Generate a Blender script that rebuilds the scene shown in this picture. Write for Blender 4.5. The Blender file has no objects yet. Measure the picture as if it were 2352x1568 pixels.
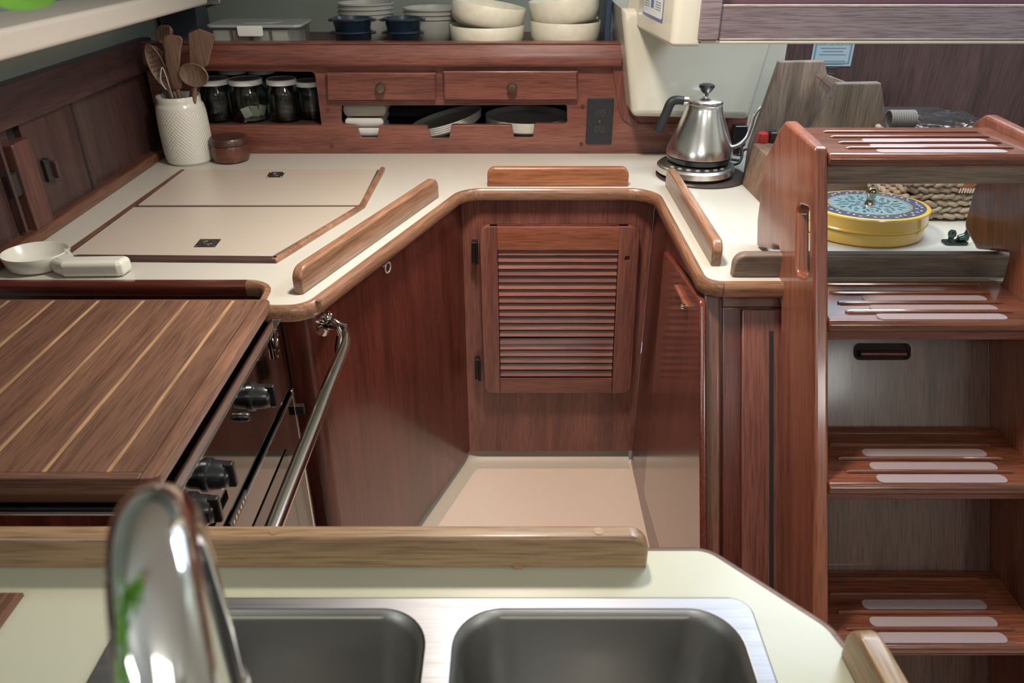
import bpy, bmesh, math, random
from mathutils import Vector, Matrix, Euler
from mathutils.geometry import tessellate_polygon
random.seed(7)
C = bpy.context.scene.collection
H = 0.58                       # camera height above the galley worktop; all layout lengths are multiples of it
CT = 1.45 * H                  # worktop height
CZ = 2.45 * H                  # camera height
TH = math.radians(28.8)
CS, SN = math.cos(TH), math.sin(TH)
F = 1767.0

# ---------------------------------------------------------------- camera
cam = bpy.data.cameras.new('camera'); camo = bpy.data.objects.new('camera', cam); C.objects.link(camo)
camo.location = (0, 0, CZ); camo.rotation_euler = (math.pi/2 - TH, 0, 0)
cam.sensor_width = 36; cam.lens = 36*F/2352; cam.clip_start = 0.02
cam.dof.use_dof = True; cam.dof.focus_distance = 1.55; cam.dof.aperture_fstop = 8.5
bpy.context.scene.camera = camo
sc = bpy.context.scene
sc.view_settings.view_transform = 'Standard'; sc.view_settings.look = 'None'
sc.view_settings.gamma = 1; sc.view_settings.use_curve_mapping = False
sc.view_settings.exposure = 0.32
# ---------------------------------------------------------------- world and lights
w = bpy.data.worlds.new('world'); sc.world = w; w.use_nodes = True
bg = w.node_tree.nodes['Background']; bg.inputs[0].default_value = (0.72, 0.85, 1.0, 1); bg.inputs[1].default_value = 2.5
def area(name, loc, target, sx, sy, power, col):
    l = bpy.data.lights.new(name, 'AREA'); l.shape = 'RECTANGLE'; l.size = sx; l.size_y = sy; l.energy = power; l.color = col
    o = bpy.data.objects.new(name, l); C.objects.link(o); o.location = loc
    o.rotation_euler = (Vector(target)-Vector(loc)).to_track_quat('-Z', 'Y').to_euler(); return o
area('companionway_daylight', (1.55*H, 2.75*H, CZ+0.93*H), (1.1*H, 2.2*H, CT), 0.55, 0.5, 10, (0.80, 0.90, 1.0))
area('galley_ceiling_lamp', (0.0*H, 2.25*H, CZ+0.9*H), (0.15*H, 2.6*H, 0), 0.16, 0.16, 10.5, (1.0, 0.89, 0.77)).data.spread = math.radians(125)
area('saloon_fill_light', (0.2, -0.55, CZ+0.9*H), (0.1, 0.9, 0.8), 0.6, 0.6, 7, (1.0, 0.99, 0.95))  # added ambient fill from behind the camera, standing in for cabin windows
area('port_window_daylight', (-1.5, -0.9, CZ+0.2), (0.6, 1.2, 0.6), 0.5, 0.2, 4, (0.95, 1.0, 0.97))
area('starboard_window_daylight', (1.45, -0.7, CZ+0.2), (-0.5, 1.4, 0.6), 0.5, 0.2, 5, (0.95, 1.0, 0.97))

# ---------------------------------------------------------------- photo pixel -> point helpers
def ray(u, v):
    a = (u-1176)/F; b = (784-v)/F
    return Vector((a, CS+b*SN, -SN+b*CS))
CAM = Vector((0, 0, CZ))
def pz(u, v, z=CT): d = ray(u, v); return CAM + d*((z-CZ)/d.z)
def py(u, v, y): d = ray(u, v); return CAM + d*(y/d.y)
def px(u, v, x): d = ray(u, v); return CAM + d*(x/d.x)
def pd(u, v, D): return CAM + ray(u, v)*D

# ---------------------------------------------------------------- materials
MATS = {}
def newmat(name):
    m = bpy.data.materials.new(name); m.use_nodes = True; nt = m.node_tree
    return m, nt, nt.nodes, nt.links, nt.nodes['Principled BSDF']
def plain(name, col, rough=0.5, metal=0.0, coat=0.0, bump=0.0, bscale=200, spec=0.5, var=0.0, vscale=8):
    if name in MATS: return MATS[name]
    m, nt, N, L, b = newmat(name)
    b.inputs['Base Color'].default_value = (*col, 1); b.inputs['Roughness'].default_value = rough
    b.inputs['Metallic'].default_value = metal; b.inputs['Coat Weight'].default_value = coat
    b.inputs['Coat Roughness'].default_value = 0.12; b.inputs['Specular IOR Level'].default_value = spec
    tc = N.new('ShaderNodeTexCoord')
    if bump > 0:
        n = N.new('ShaderNodeTexNoise'); n.inputs['Scale'].default_value = bscale; n.inputs['Detail'].default_value = 3
        bp = N.new('ShaderNodeBump'); bp.inputs['Strength'].default_value = bump; bp.inputs['Distance'].default_value = 0.002
        L.new(tc.outputs['Object'], n.inputs['Vector']); L.new(n.outputs['Fac'], bp.inputs['Height']); L.new(bp.outputs[0], b.inputs['Normal'])
    if var > 0:
        n2 = N.new('ShaderNodeTexNoise'); n2.inputs['Scale'].default_value = vscale; n2.inputs['Detail'].default_value = 4
        r = N.new('ShaderNodeValToRGB')
        r.color_ramp.elements[0].position = 0.3; r.color_ramp.elements[1].position = 0.7
        r.color_ramp.elements[0].color = (*[c*(1-var) for c in col], 1); r.color_ramp.elements[1].color = (*[min(1, c*(1+var)) for c in col], 1)
        L.new(tc.outputs['Object'], n2.inputs['Vector']); L.new(n2.outputs['Fac'], r.inputs[0]); L.new(r.outputs[0], b.inputs['Base Color'])
    MATS[name] = m; return m
def wood(name, dark, light, axis='X', rough=0.35, coat=0.4, rotz=0.0, rotx=0.0, scale=1.0, bump=0.12, coatrough=0.12, figure=0.5):
    key = name+axis+str(round(rotz, 2))+str(round(rotx, 2))
    if key in MATS: return MATS[key]
    m, nt, N, L, b = newmat(key)
    tc = N.new('ShaderNodeTexCoord'); oi = N.new('ShaderNodeObjectInfo')
    mul = N.new('ShaderNodeVectorMath'); mul.operation = 'SCALE'; mul.inputs[0].default_value = (3.1, 5.7, 4.3); L.new(oi.outputs['Random'], mul.inputs['Scale'])
    rot = N.new('ShaderNodeMapping'); rot.inputs['Rotation'].default_value = (rotx, 0, rotz)
    L.new(tc.outputs['Object'], rot.inputs['Vector'])
    add = N.new('ShaderNodeVectorMath'); add.operation = 'ADD'; L.new(rot.outputs[0], add.inputs[0]); L.new(mul.outputs[0], add.inputs[1])
    def mp(al, ac):
        q = N.new('ShaderNodeMapping'); s = [ac*scale]*3; s['XYZ'.index(axis)] = al*scale; q.inputs['Scale'].default_value = s
        L.new(add.outputs[0], q.inputs['Vector']); return q
    n1 = N.new('ShaderNodeTexNoise'); n1.inputs['Scale'].default_value = 1; n1.inputs['Detail'].default_value = 5; n1.inputs['Roughness'].default_value = 0.6; n1.inputs['Distortion'].default_value = 0.6
    L.new(mp(1.6, 22).outputs[0], n1.inputs['Vector'])
    n2 = N.new('ShaderNodeTexNoise'); n2.inputs['Scale'].default_value = 1; n2.inputs['Detail'].default_value = 3
    L.new(mp(16, 380).outputs[0], n2.inputs['Vector'])
    n3 = N.new('ShaderNodeTexNoise'); n3.inputs['Scale'].default_value = 1; n3.inputs['Detail'].default_value = 2
    L.new(mp(1.2, 4.5).outputs[0], n3.inputs['Vector'])
    r = N.new('ShaderNodeValToRGB'); e = r.color_ramp.elements
    e[0].position = 0.30; e[1].position = 0.72; e[0].color = (*dark, 1); e[1].color = (*light, 1)
    mid = r.color_ramp.elements.new(0.5); mid.color = (*[(a*0.45+c*0.55) for a, c in zip(dark, light)], 1)
    L.new(n1.outputs['Fac'], r.inputs[0])
    r2 = N.new('ShaderNodeValToRGB'); r2.color_ramp.elements[0].position = 0.36; r2.color_ramp.elements[1].position = 0.54
    r2.color_ramp.elements[0].color = (0.50, 0.47, 0.47, 1); r2.color_ramp.elements[1].color = (1, 1, 1, 1)
    L.new(n2.outputs['Fac'], r2.inputs[0])
    mx = N.new('ShaderNodeMix'); mx.data_type = 'RGBA'; mx.blend_type = 'MULTIPLY'; mx.inputs[0].default_value = 0.75
    L.new(r.outputs[0], mx.inputs[6]); L.new(r2.outputs[0], mx.inputs[7])
    r3 = N.new('ShaderNodeValToRGB'); r3.color_ramp.elements[0].position = 0.3; r3.color_ramp.elements[1].position = 0.7
    r3.color_ramp.elements[0].color = (0.72, 0.68, 0.68, 1); r3.color_ramp.elements[1].color = (1.15, 1.15, 1.1, 1)
    L.new(n3.outputs['Fac'], r3.inputs[0])
    mx2 = N.new('ShaderNodeMix'); mx2.data_type = 'RGBA'; mx2.blend_type = 'MULTIPLY'; mx2.inputs[0].default_value = figure
    L.new(mx.outputs[2], mx2.inputs[6]); L.new(r3.outputs[0], mx2.inputs[7])
    L.new(mx2.outputs[2], b.inputs['Base Color'])
    b.inputs['Roughness'].default_value = rough; b.inputs['Coat Weight'].default_value = coat; b.inputs['Coat Roughness'].default_value = coatrough
    bp = N.new('ShaderNodeBump'); bp.inputs['Strength'].default_value = bump; bp.inputs['Distance'].default_value = 0.001
    L.new(n2.outputs['Fac'], bp.inputs['Height']); L.new(bp.outputs[0], b.inputs['Normal'])
    MATS[key] = m; return m

DTD, DTL = (0.075, 0.016, 0.011), (0.21, 0.055, 0.034)
def mahog(ax='X', **k): return wood('varnished_mahogany', (0.125, 0.040, 0.032), (0.27, 0.098, 0.070), ax, 0.38, 0.35, **k)
def darkteak(ax='Z', **k): return wood('dark_varnished_teak', (0.055, 0.012, 0.008), (0.155, 0.036, 0.022), ax, 0.3, 0.45, **k)
def hullteak(ax='Z', **k): return wood('old_hull_teak', (0.042, 0.020, 0.019), (0.085, 0.042, 0.038), ax, 0.45, 0.2, **k)
def trimteak(ax='X', **k): return wood('trim_teak', (0.17, 0.078, 0.042), (0.40, 0.21, 0.12), ax, 0.35, 0.4, **k)
def goldteak(ax='X', **k): return wood('golden_teak', (0.29, 0.17, 0.085), (0.50, 0.33, 0.18), ax, 0.4, 0.3, **k)
def greyteak(ax='X', **k): return wood('weathered_teak', (0.12, 0.09, 0.072), (0.28, 0.215, 0.17), ax, 0.55, 0.1, **k)
def laddert(ax='Y', **k): return wood('ladder_teak', (0.15, 0.045, 0.026), (0.33, 0.115, 0.066), ax, 0.3, 0.5, **k)
def boardt(ax='Y', **k): return wood('board_teak', (0.105, 0.048, 0.030), (0.25, 0.125, 0.078), ax, 0.5, 0.05, **k)
CREAM = plain('cream_laminate', (0.54, 0.515, 0.455), 0.32, coat=0.15, bump=0.05, bscale=500)
SINKC = plain('pale_green_cream_laminate', (0.55, 0.55, 0.42), 0.35, coat=0.1, bump=0.04, bscale=500)
LIDM = plain('lid_laminate', (0.50, 0.43, 0.36), 0.35, coat=0.1)
GEL = plain('cream_gelcoat', (0.56, 0.54, 0.45), 0.3, coat=0.4)
FLOORM = plain('floor_pan_gelcoat', (0.67, 0.52, 0.43), 0.45, bump=0.25, bscale=350)
LINER = plain('grey_green_hull_liner', (0.27, 0.31, 0.27), 0.6, coat=0.1)
BLACK = plain('black_plastic', (0.012, 0.013, 0.015), 0.3, coat=0.3)
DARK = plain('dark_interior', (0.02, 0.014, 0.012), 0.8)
CHROME = plain('polished_chrome', (0.78, 0.77, 0.75), 0.06, metal=1)
STEELR = plain('satin_rail_steel', (0.62, 0.58, 0.53), 0.16, metal=1)
BLKSTEEL = plain('mirror_black_steel', (0.20, 0.19, 0.18), 0.05, metal=1)
WHITEP = plain('white_plastic', (0.82, 0.84, 0.82), 0.4)
CERAM = plain('white_glazed_ceramic', (0.72, 0.70, 0.62), 0.22, coat=0.5)
BOWLM = plain('cream_stoneware', (0.66, 0.64, 0.53), 0.45, var=0.06, vscale=60)
GREYC = plain('grey_stoneware', (0.38, 0.39, 0.36), 0.45)
NAVY = plain('navy_enamel', (0.012, 0.028, 0.05), 0.25, coat=0.5)
BRASS = plain('aged_brass', (0.20, 0.16, 0.11), 0.35, metal=0.9)
UTW = lambda: wood('utensil_wood', (0.12, 0.072, 0.052), (0.27, 0.165, 0.115), 'Z', 0.5, 0.05)
def brushed(name, col, rough, axis='X', aniso=0.6):
    if name in MATS: return MATS[name]
    m, nt, N, L, b = newmat(name)
    b.inputs['Base Color'].default_value = (*col, 1); b.inputs['Metallic'].default_value = 1
    tc = N.new('ShaderNodeTexCoord'); q = N.new('ShaderNodeMapping'); s = [900, 900, 900]; s['XYZ'.index(axis)] = 8
    q.inputs['Scale'].default_value = s; n = N.new('ShaderNodeTexNoise'); n.inputs['Scale'].default_value = 1; n.inputs['Detail'].default_value = 2
    L.new(tc.outputs['Object'], q.inputs[0]); L.new(q.outputs[0], n.inputs[0])
    mr = N.new('ShaderNodeMapRange'); mr.inputs[3].default_value = rough*0.75; mr.inputs[4].default_value = rough*1.3
    L.new(n.outputs['Fac'], mr.inputs[0]); L.new(mr.outputs[0], b.inputs['Roughness'])
    bp = N.new('ShaderNodeBump'); bp.inputs['Strength'].default_value = 0.08; bp.inputs['Distance'].default_value = 0.001
    L.new(n.outputs['Fac'], bp.inputs['Height']); L.new(bp.outputs[0], b.inputs['Normal'])
    MATS[name] = m; return m
SINKM = brushed('brushed_sink_steel', (0.27, 0.272, 0.29), 0.42)
BOWLS = brushed('sink_bowl_steel', (0.36, 0.355, 0.34), 0.42)
KETM = brushed('brushed_kettle_steel', (0.80, 0.78, 0.76), 0.24, 'Z')
def glassm():
    if 'jar_glass' in MATS: return MATS['jar_glass']
    m, nt, N, L, b = newmat('jar_glass')
    b.inputs['Base Color'].default_value = (0.85, 0.93, 0.92, 1); b.inputs['Roughness'].default_value = 0.03
    b.inputs['Transmission Weight'].default_value = 1; b.inputs['IOR'].default_value = 1.35
    MATS['jar_glass'] = m; return m
GLASS = glassm()

# ---------------------------------------------------------------- geometry helpers
def finish(me, ang=35):
    bm = bmesh.new(); bm.from_mesh(me)
    bmesh.ops.remove_doubles(bm, verts=bm.verts, dist=1e-6)
    bm.normal_update()
    ca = math.radians(ang)
    for f in bm.faces: f.smooth = True
    for e in bm.edges:
        e.smooth = not (len(e.link_faces) == 2 and e.link_faces[0].normal.angle(e.link_faces[1].normal, 0) > ca)
    bm.to_mesh(me); bm.free()
def link(name, me, mat, parent=None, bevel=0, ang=35, seg=2, **props):
    vs = [v.co for v in me.vertices]
    lo = Vector([min(v[i] for v in vs) for i in range(3)]); hi = Vector([max(v[i] for v in vs) for i in range(3)])
    c = Vector(((lo.x+hi.x)/2, (lo.y+hi.y)/2, lo.z)) if parent is None else (lo+hi)/2
    me.transform(Matrix.Translation(-c)); finish(me, ang)
    o = bpy.data.objects.new(name, me); C.objects.link(o); o.location = c
    me.name = name
    me.materials.append(mat)
    if parent is not None:
        o.parent = parent
        p = parent; off = Vector((0, 0, 0))
        while p is not None: off += p.location; p = p.parent
        o.location = c - off
    if bevel > 0:
        m = o.modifiers.new('bevel', 'BEVEL'); m.width = bevel; m.segments = seg; m.limit_method = 'ANGLE'; m.angle_limit = math.radians(40); m.harden_normals = True
    for k, v in props.items(): o[k] = v
    return o
def tag(o, label, cat, group=None):
    o['label'] = label; o['category'] = cat
    if group: o['group'] = group
    return o
def thing(name, loc, label, cat, group=None):
    o = bpy.data.objects.new(name, None); C.objects.link(o); o.location = loc; o.empty_display_size = 0.05
    return tag(o, label, cat, group)
def mk(bm):
    me = bpy.data.meshes.new('m'); bmesh.ops.recalc_face_normals(bm, faces=bm.faces); bm.to_mesh(me); bm.free(); return me
def struct(name, me, mat, bevel=0, parent=None):
    o = link(name, me, mat, parent, bevel)
    if parent is None: o['kind'] = 'structure'
    return o
def boxm(x0, x1, y0, y1, z0, z1):
    bm = bmesh.new(); bmesh.ops.create_cube(bm, size=1)
    for v in bm.verts:
        v.co = Vector(((x0+x1)/2+v.co.x*(x1-x0), (y0+y1)/2+v.co.y*(y1-y0), (z0+z1)/2+v.co.z*(z1-z0)))
    return mk(bm)
def box(name, x0, x1, y0, y1, z0, z1, mat, parent=None, bevel=0.002, **k):
    return link(name, boxm(x0, x1, y0, y1, z0, z1), mat, parent, bevel, **k)
def rpoly(pts, seg=6):
    """2D polygon whose corners (x, y, r) are rounded."""
    out = []; n = len(pts)
    for i in range(n):
        p = Vector(pts[i][:2]); r = pts[i][2] if len(pts[i]) > 2 else 0
        if r <= 0: out.append(p); continue
        a = Vector(pts[i-1][:2])-p; b = Vector(pts[(i+1) % n][:2])-p
        la, lb = a.length, b.length; a.normalize(); b.normalize()
        ang = a.angle(b); d = min(r/math.tan(ang/2), la*0.49, lb*0.49); rr = d*math.tan(ang/2)
        c = p+(a+b).normalized()*(rr/math.sin(ang/2))
        s = p+a*d-c; e = p+b*d-c
        a0 = math.atan2(s.y, s.x); da = (math.atan2(e.y, e.x)-a0+math.pi) % (2*math.pi)-math.pi
        for k in range(seg+1):
            out.append(c+Vector((math.cos(a0+da*k/seg), math.sin(a0+da*k/seg)))*rr)
    return out
def openpath(pts, seg=6):
    q = [tuple(p) for p in pts]; q[0] = q[0][:2]; q[-1] = q[-1][:2]
    return rpoly(q, seg)
def clean2(poly, ccw):
    q = []
    for p in poly:
        p = Vector((p[0], p[1]))
        if not q or (p-q[-1]).length > 1e-5: q.append(p)
    if (q[0]-q[-1]).length < 1e-5: q.pop()
    ar = sum(q[i-1].x*q[i].y-q[i].x*q[i-1].y for i in range(len(q)))
    if (ar > 0) != ccw: q.reverse()
    return q
def inset2(q, d):
    out = []; n = len(q)
    for i in range(n):
        a = (q[i]-q[i-1]).normalized(); b = (q[(i+1) % n]-q[i]).normalized()
        na = Vector((-a.y, a.x)); nb = Vector((-b.y, b.x)); m = na+nb
        if m.length < 1e-6: m = na
        m.normalize(); out.append(q[i]+m*(d/max(0.4, m.dot(na))))
    return out
def platem(outline, holes, O, X, Y, thick, bevel=0.0, res=2):
    """flat board: outline (and holes) in the plane O + a X + b Y, front face at that plane, body behind it (-X x Y)"""
    X = Vector(X).normalized(); Y = Vector(Y).normalized(); N = X.cross(Y); O = Vector(O)
    polys = [clean2(outline, True)]+[clean2(h, False) for h in holes]
    bevel = min(bevel, thick*0.49)
    if bevel > 0:
        res = max(1, res)
        lv = [(bevel*(1-math.sin(math.pi/2*k/res)), -bevel*(1-math.cos(math.pi/2*k/res))) for k in range(res+1)]
        lv += [(i, -thick-z) for i, z in reversed(lv)]
    else: lv = [(0, 0), (0, -thick)]
    bm = bmesh.new(); caps = [[], []]; cap_co = []
    for q in polys:
        rings = []
        for ins, z in lv:
            rings.append([bm.verts.new(O+X*p.x+Y*p.y+N*z) for p in (inset2(q, ins) if ins > 1e-9 else q)])
        n = len(q)
        for r1, r2 in zip(rings, rings[1:]):
            for k in range(n): bm.faces.new((r1[k], r1[(k+1) % n], r2[(k+1) % n], r2[k]))
        caps[0] += rings[0]; caps[1] += rings[-1]
        cap_co.append([Vector((p.x, p.y, 0)) for p in (inset2(q, bevel) if bevel > 0 else q)])
    if len(polys) == 1 and len(caps[0]) <= 4:
        bm.faces.new(caps[0]); bm.faces.new(caps[1])
    else:
        for t in tessellate_polygon(cap_co):
            for c in caps:
                try: bm.faces.new([c[i] for i in t])
                except ValueError: pass
    return mk(bm)
def plate(name, outline, O, X, Y, thick, mat, parent=None, holes=(), bevel=0.002, res=2, **k):
    o = link(name, platem(outline, holes, O, X, Y, thick, bevel, res), mat, parent, **k)
    if bevel > 0:
        wn = o.modifiers.new('normals', 'WEIGHTED_NORMAL'); wn.keep_sharp = True; wn.weight = 100
    return o
def frames(pts):
    P = [Vector(p) for p in pts]; T = []
    for i in range(len(P)):
        a = P[max(i-1, 0)]; b = P[min(i+1, len(P)-1)]; T.append((b-a).normalized())
    up = Vector((0, 0, 1)) if abs(T[0].z) < 0.9 else Vector((1, 0, 0))
    n = (up-T[0]*up.dot(T[0])).normalized(); Nn = [n]
    for i in range(1, len(P)):
        n = Nn[-1]-T[i]*Nn[-1].dot(T[i]); Nn.append(n.normalized())
    return P, T, Nn
def tubem(pts, r, seg=12, flat=1.0):
    P, T, Nn = frames(pts); bm = bmesh.new(); rings = []
    rs = r if isinstance(r, (list, tuple)) else [r]*len(P)
    for p, t, n, rr in zip(P, T, Nn, rs):
        b = t.cross(n)
        rings.append([bm.verts.new(p+(n*math.cos(2*math.pi*k/seg)*flat+b*math.sin(2*math.pi*k/seg))*rr) for k in range(seg)])
    for a, b in zip(rings, rings[1:]):
        for k in range(seg): bm.faces.new((a[k], a[(k+1) % seg], b[(k+1) % seg], b[k]))
    bm.faces.new(rings[0]); bm.faces.new(rings[-1]); return mk(bm)
def tube(name, pts, r, mat, parent=None, seg=12, flat=1.0, **k): return link(name, tubem(pts, r, seg, flat), mat, parent, **k)
def smoothpath(pts, n=8):
    P = [Vector(p) for p in pts]; P = [2*P[0]-P[1]]+P+[2*P[-1]-P[-2]]; out = []
    for i in range(1, len(P)-2):
        for k in range(n):
            t = k/n; a, b, c, d = P[i-1], P[i], P[i+1], P[i+2]
            out.append(0.5*((2*b)+(c-a)*t+(2*a-5*b+4*c-d)*t*t+(3*b-a-3*c+d)*t**3))
    out.append(P[-2]); return out
def lathem(prof, c, seg=32, axis=(0, 0, 1), cap=True):
    bm = bmesh.new(); rings = []
    q = Vector((0, 0, 1)).rotation_difference(Vector(axis).normalized())
    for r, z in prof:
        if r < 1e-6: rings.append([bm.verts.new(Vector(c)+q @ Vector((0, 0, z)))])
        else: rings.append([bm.verts.new(Vector(c)+q @ Vector((r*math.cos(2*math.pi*k/seg), r*math.sin(2*math.pi*k/seg), z))) for k in range(seg)])
    for a, b in zip(rings, rings[1:]):
        for k in range(seg):
            k2 = (k+1) % seg
            if len(a) == 1 and len(b) == 1: continue
            if len(a) == 1: bm.faces.new((a[0], b[k], b[k2]))
            elif len(b) == 1: bm.faces.new((a[k], a[k2], b[0]))
            else: bm.faces.new((a[k], a[k2], b[k2], b[k]))
    if cap:
        for r in (rings[0], rings[-1]):
            if len(r) > 1: bm.faces.new(r)
    return mk(bm)
def lathe(name, prof, c, mat, parent=None, seg=32, axis=(0, 0, 1), cap=True, **k):
    return link(name, lathem(prof, c, seg, axis, cap), mat, parent, **k)
def sweepm(path, prof, closed=False):
    """profile (n, z) swept along a horizontal path of (x, y); n points to the right of travel; z absolute"""
    P = [Vector((p[0], p[1])) for p in path]; bm = bmesh.new(); rings = []; n = len(P)
    for i in range(n):
        a = (P[i]-P[i-1]) if i > 0 else (P[1]-P[0]); b = (P[i+1]-P[i]) if i < n-1 else (P[-1]-P[-2])
        a.normalize(); b.normalize(); na = Vector((a.y, -a.x)); nb = Vector((b.y, -b.x)); m = (na+nb)
        m = m.normalized()/max(0.3, m.normalized().dot(na))
        rings.append([bm.verts.new((P[i].x+m.x*q[0], P[i].y+m.y*q[0], q[1])) for q in prof])
    for a, b in zip(rings, rings[1:]):
        for k in range(len(prof)): k2 = (k+1) % len(prof); bm.faces.new((a[k], a[k2], b[k2], b[k]))
    bm.faces.new(rings[0]); bm.faces.new(rings[-1]); return mk(bm)
def sweep(name, path, prof, mat, parent=None, **k): return link(name, sweepm(path, prof), mat, parent, **k)
def arc(cx, cz, r, a0, a1, n=6): return [(cx+r*math.cos(math.radians(a0+(a1-a0)*i/n)), cz+r*math.sin(math.radians(a0+(a1-a0)*i/n))) for i in range(n+1)]
def rrect(x0, x1, y0, y1, r, seg=6): return rpoly([(x0, y0, r), (x1, y0, r), (x1, y1, r), (x0, y1, r)], seg)
def copy_tree(o, parent=None, loc=None, rz=None, label=None):
    c = o.copy(); C.objects.link(c); c.parent = parent
    if loc is not None: c.location = loc
    if rz is not None: c.rotation_euler.z = rz
    if label: c['label'] = label
    for ch in list(o.children): copy_tree(ch, c)
    return c
def fiddle(name, a, b, hgt, thick, mat, parent, side=1, r=0.03, z=CT, lab=None):
    """wooden rail with rounded ends standing on a worktop from a to b (2D), body to the left of travel"""
    a = Vector((a[0], a[1])); b = Vector((b[0], b[1])); L = (b-a).length; d = (b-a).normalized()
    out = rpoly([(0, 0, 0), (L, 0, 0), (L, hgt, r), (0, hgt, r)])
    o = plate(name, out, (a.x, a.y, z), (d.x, d.y, 0), (0, 0, 1), thick, mat, parent, bevel=0.005, res=3)
    if lab: o['label'] = lab
    return o

# ================================================================ SETTING
YB = 3.71*H; XLW = -1.70*H; YH = 4.45*H
struct('floor', platem(rpoly([(-1.8*H, -2.0, 0), (2.6*H, -2.0, 0), (2.6*H, 4.3*H, 0), (-1.8*H, 4.3*H, 0)]), [], (0, 0, 0), (1, 0, 0), (0, 1, 0), 0.05), FLOORM)
struct('wall_left', boxm(-1.82*H, XLW-0.02*H, 0.2*H, YH, 0, CZ+0.95*H), LINER)
struct('wall_back', boxm(-1.82*H, 1.15*H, YH, YH+0.04, 0, CZ+0.95*H), LINER)
DW = wood('engine_room_wood', (0.06, 0.033, 0.035), (0.12, 0.065, 0.062), 'Z', 0.4, 0.3)
struct('wall_engine_room', boxm(1.275*H, 2.8*H, 3.86*H, 3.9*H, 0, CZ-0.1*H), DW)
struct('wall_right', boxm(2.6*H, 2.66*H, -2.0, 3.9*H, 0, CZ+0.95*H), GEL)
struct('wall_saloon', boxm(-2.7, 2.6*H, -2.06, -2.0, 0, CZ+0.95*H), plain('saloon_wood', (0.20, 0.10, 0.06), 0.5))
struct('wall_saloon_left', boxm(-2.7, -2.65, -2.0, 0.2*H, 0, CZ+0.95*H), GEL)
struct('wall_saloon_step', boxm(-2.7, -1.82*H, 0.2*H, 0.2*H+0.03, 0, CZ+0.95*H), plain('saloon_wood', (0.20, 0.10, 0.06), 0.5))
# ceiling with the companionway hatch left open at the right
struct('ceiling', platem(rpoly([(-2.7, -2.0, 0), (2.6*H, -2.0, 0), (2.6*H, YH, 0), (-2.7, YH, 0)]),
       [rrect(0.85*H, 2.1*H, 2.3*H, 3.7*H, 0.05)], (0, 0, CZ+1.0*H), (1, 0, 0), (0, 1, 0), 0.03), plain('white_headliner', (0.66, 0.65, 0.6), 0.5))
# coved edges of the moulded floor pan
cove = [(0, 0)]+[(0.05-0.05*math.sin(math.radians(a)), 0.05-0.05*math.cos(math.radians(a))) for a in range(0, 91, 15)]
FX = -0.216*H; FY = 3.17*H
def facex(y): return FX-(FY-y)*0.3786      # line of the slanting cabinet face
pp = openpath([(facex(2.12*H), 2.12*H), (FX, FY, 0.05), (0.60*H, FY)], 5)
TK = py(1270, 1035, FY).z
cv = [(-0.045, 0.0005), (0.030, 0.0005), (0.012, 0.004), (-0.006, 0.012), (-0.018, 0.026), (-0.024, 0.045), (-0.024, TK-0.001), (-0.045, TK-0.001)]
struct('baseboard_back', sweepm(pp, cv), plain('shaded_cove_gelcoat', (0.46, 0.38, 0.30), 0.45))  # darker than the floor pan: toe-kick shade put into the colour
# moulded cream housing by the companionway, and its upper block
ho = [py(1428, 20, 3.5*H), py(1432, 60, 3.5*H), py(1452, 270, 3.5*H), py(1722, 276, 3.5*H), py(1778, 90, 3.5*H), py(1790, 20, 3.5*H)]
rr = [0, 0, 0.02, 0.02, 0, 0]
hs = thing('moulded_housing', (0.8*H, 3.7*H, CZ-0.8*H), 'cream moulded fibreglass housing hanging behind the kettle', 'housing')
plate('shell', rpoly([(p.x, p.z, r) for p, r in zip(ho, rr)][::-1]), (0, 3.5*H, 0), (1, 0, 0), (0, 0, 1), 0.55*H, GEL, hs, bevel=0.02, res=4)
bl = [pz(1540, 100, CZ-0.393*H), pz(1605, 100, CZ-0.393*H)]
plate('upper_block', rpoly([(0.530*H, 3.49*H, .01), (0.480*H, 3.62*H, 0.02), (0.72*H, 3.62*H, 0), (0.675*H, 2.93*H, 0.0), (0.572*H, 2.93*H, 0.02)][::-1]),
      (0, 0, CZ+0.95*H), (1, 0, 0), (0, 1, 0), (0.95+0.405)*H, GEL, hs, bevel=0.008, res=3)
struct('wall_back_panel', boxm(0.98*H, 1.28*H, 3.80*H, 3.86*H, CT-0.05, CZ+0.1*H), GEL)

# ================================================================ LEFT LEDGE + HULL CABINET
led = thing('side_ledge', (-1.6*H, 2.4*H, CZ-0.36*H), 'cream moulded ledge above the hull lockers, top left', 'ledge')
fas = rpoly([(-1.43*H, -0.10*H, 0), (-1.405*H, 3.93*H, 0.05), (-1.69*H, 3.96*H, 0), (-1.69*H, 0.25*H, 0)])
plate('ledge_board', fas, (0, 0, CZ-0.268*H), (1, 0, 0), (0, 1, 0), 0.082*H, plain('ledge_gelcoat', (0.66, 0.59, 0.51), 0.35, coat=0.3), led, bevel=0.01, res=3)
tube('end_bracket', [(-1.385*H, 3.96*H, CZ-.26*H), (-1.385*H, 3.96*H, CZ-.345*H), (-1.45*H, 3.96*H, CZ-.36*H)], 0.007, CHROME, led)

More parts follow.
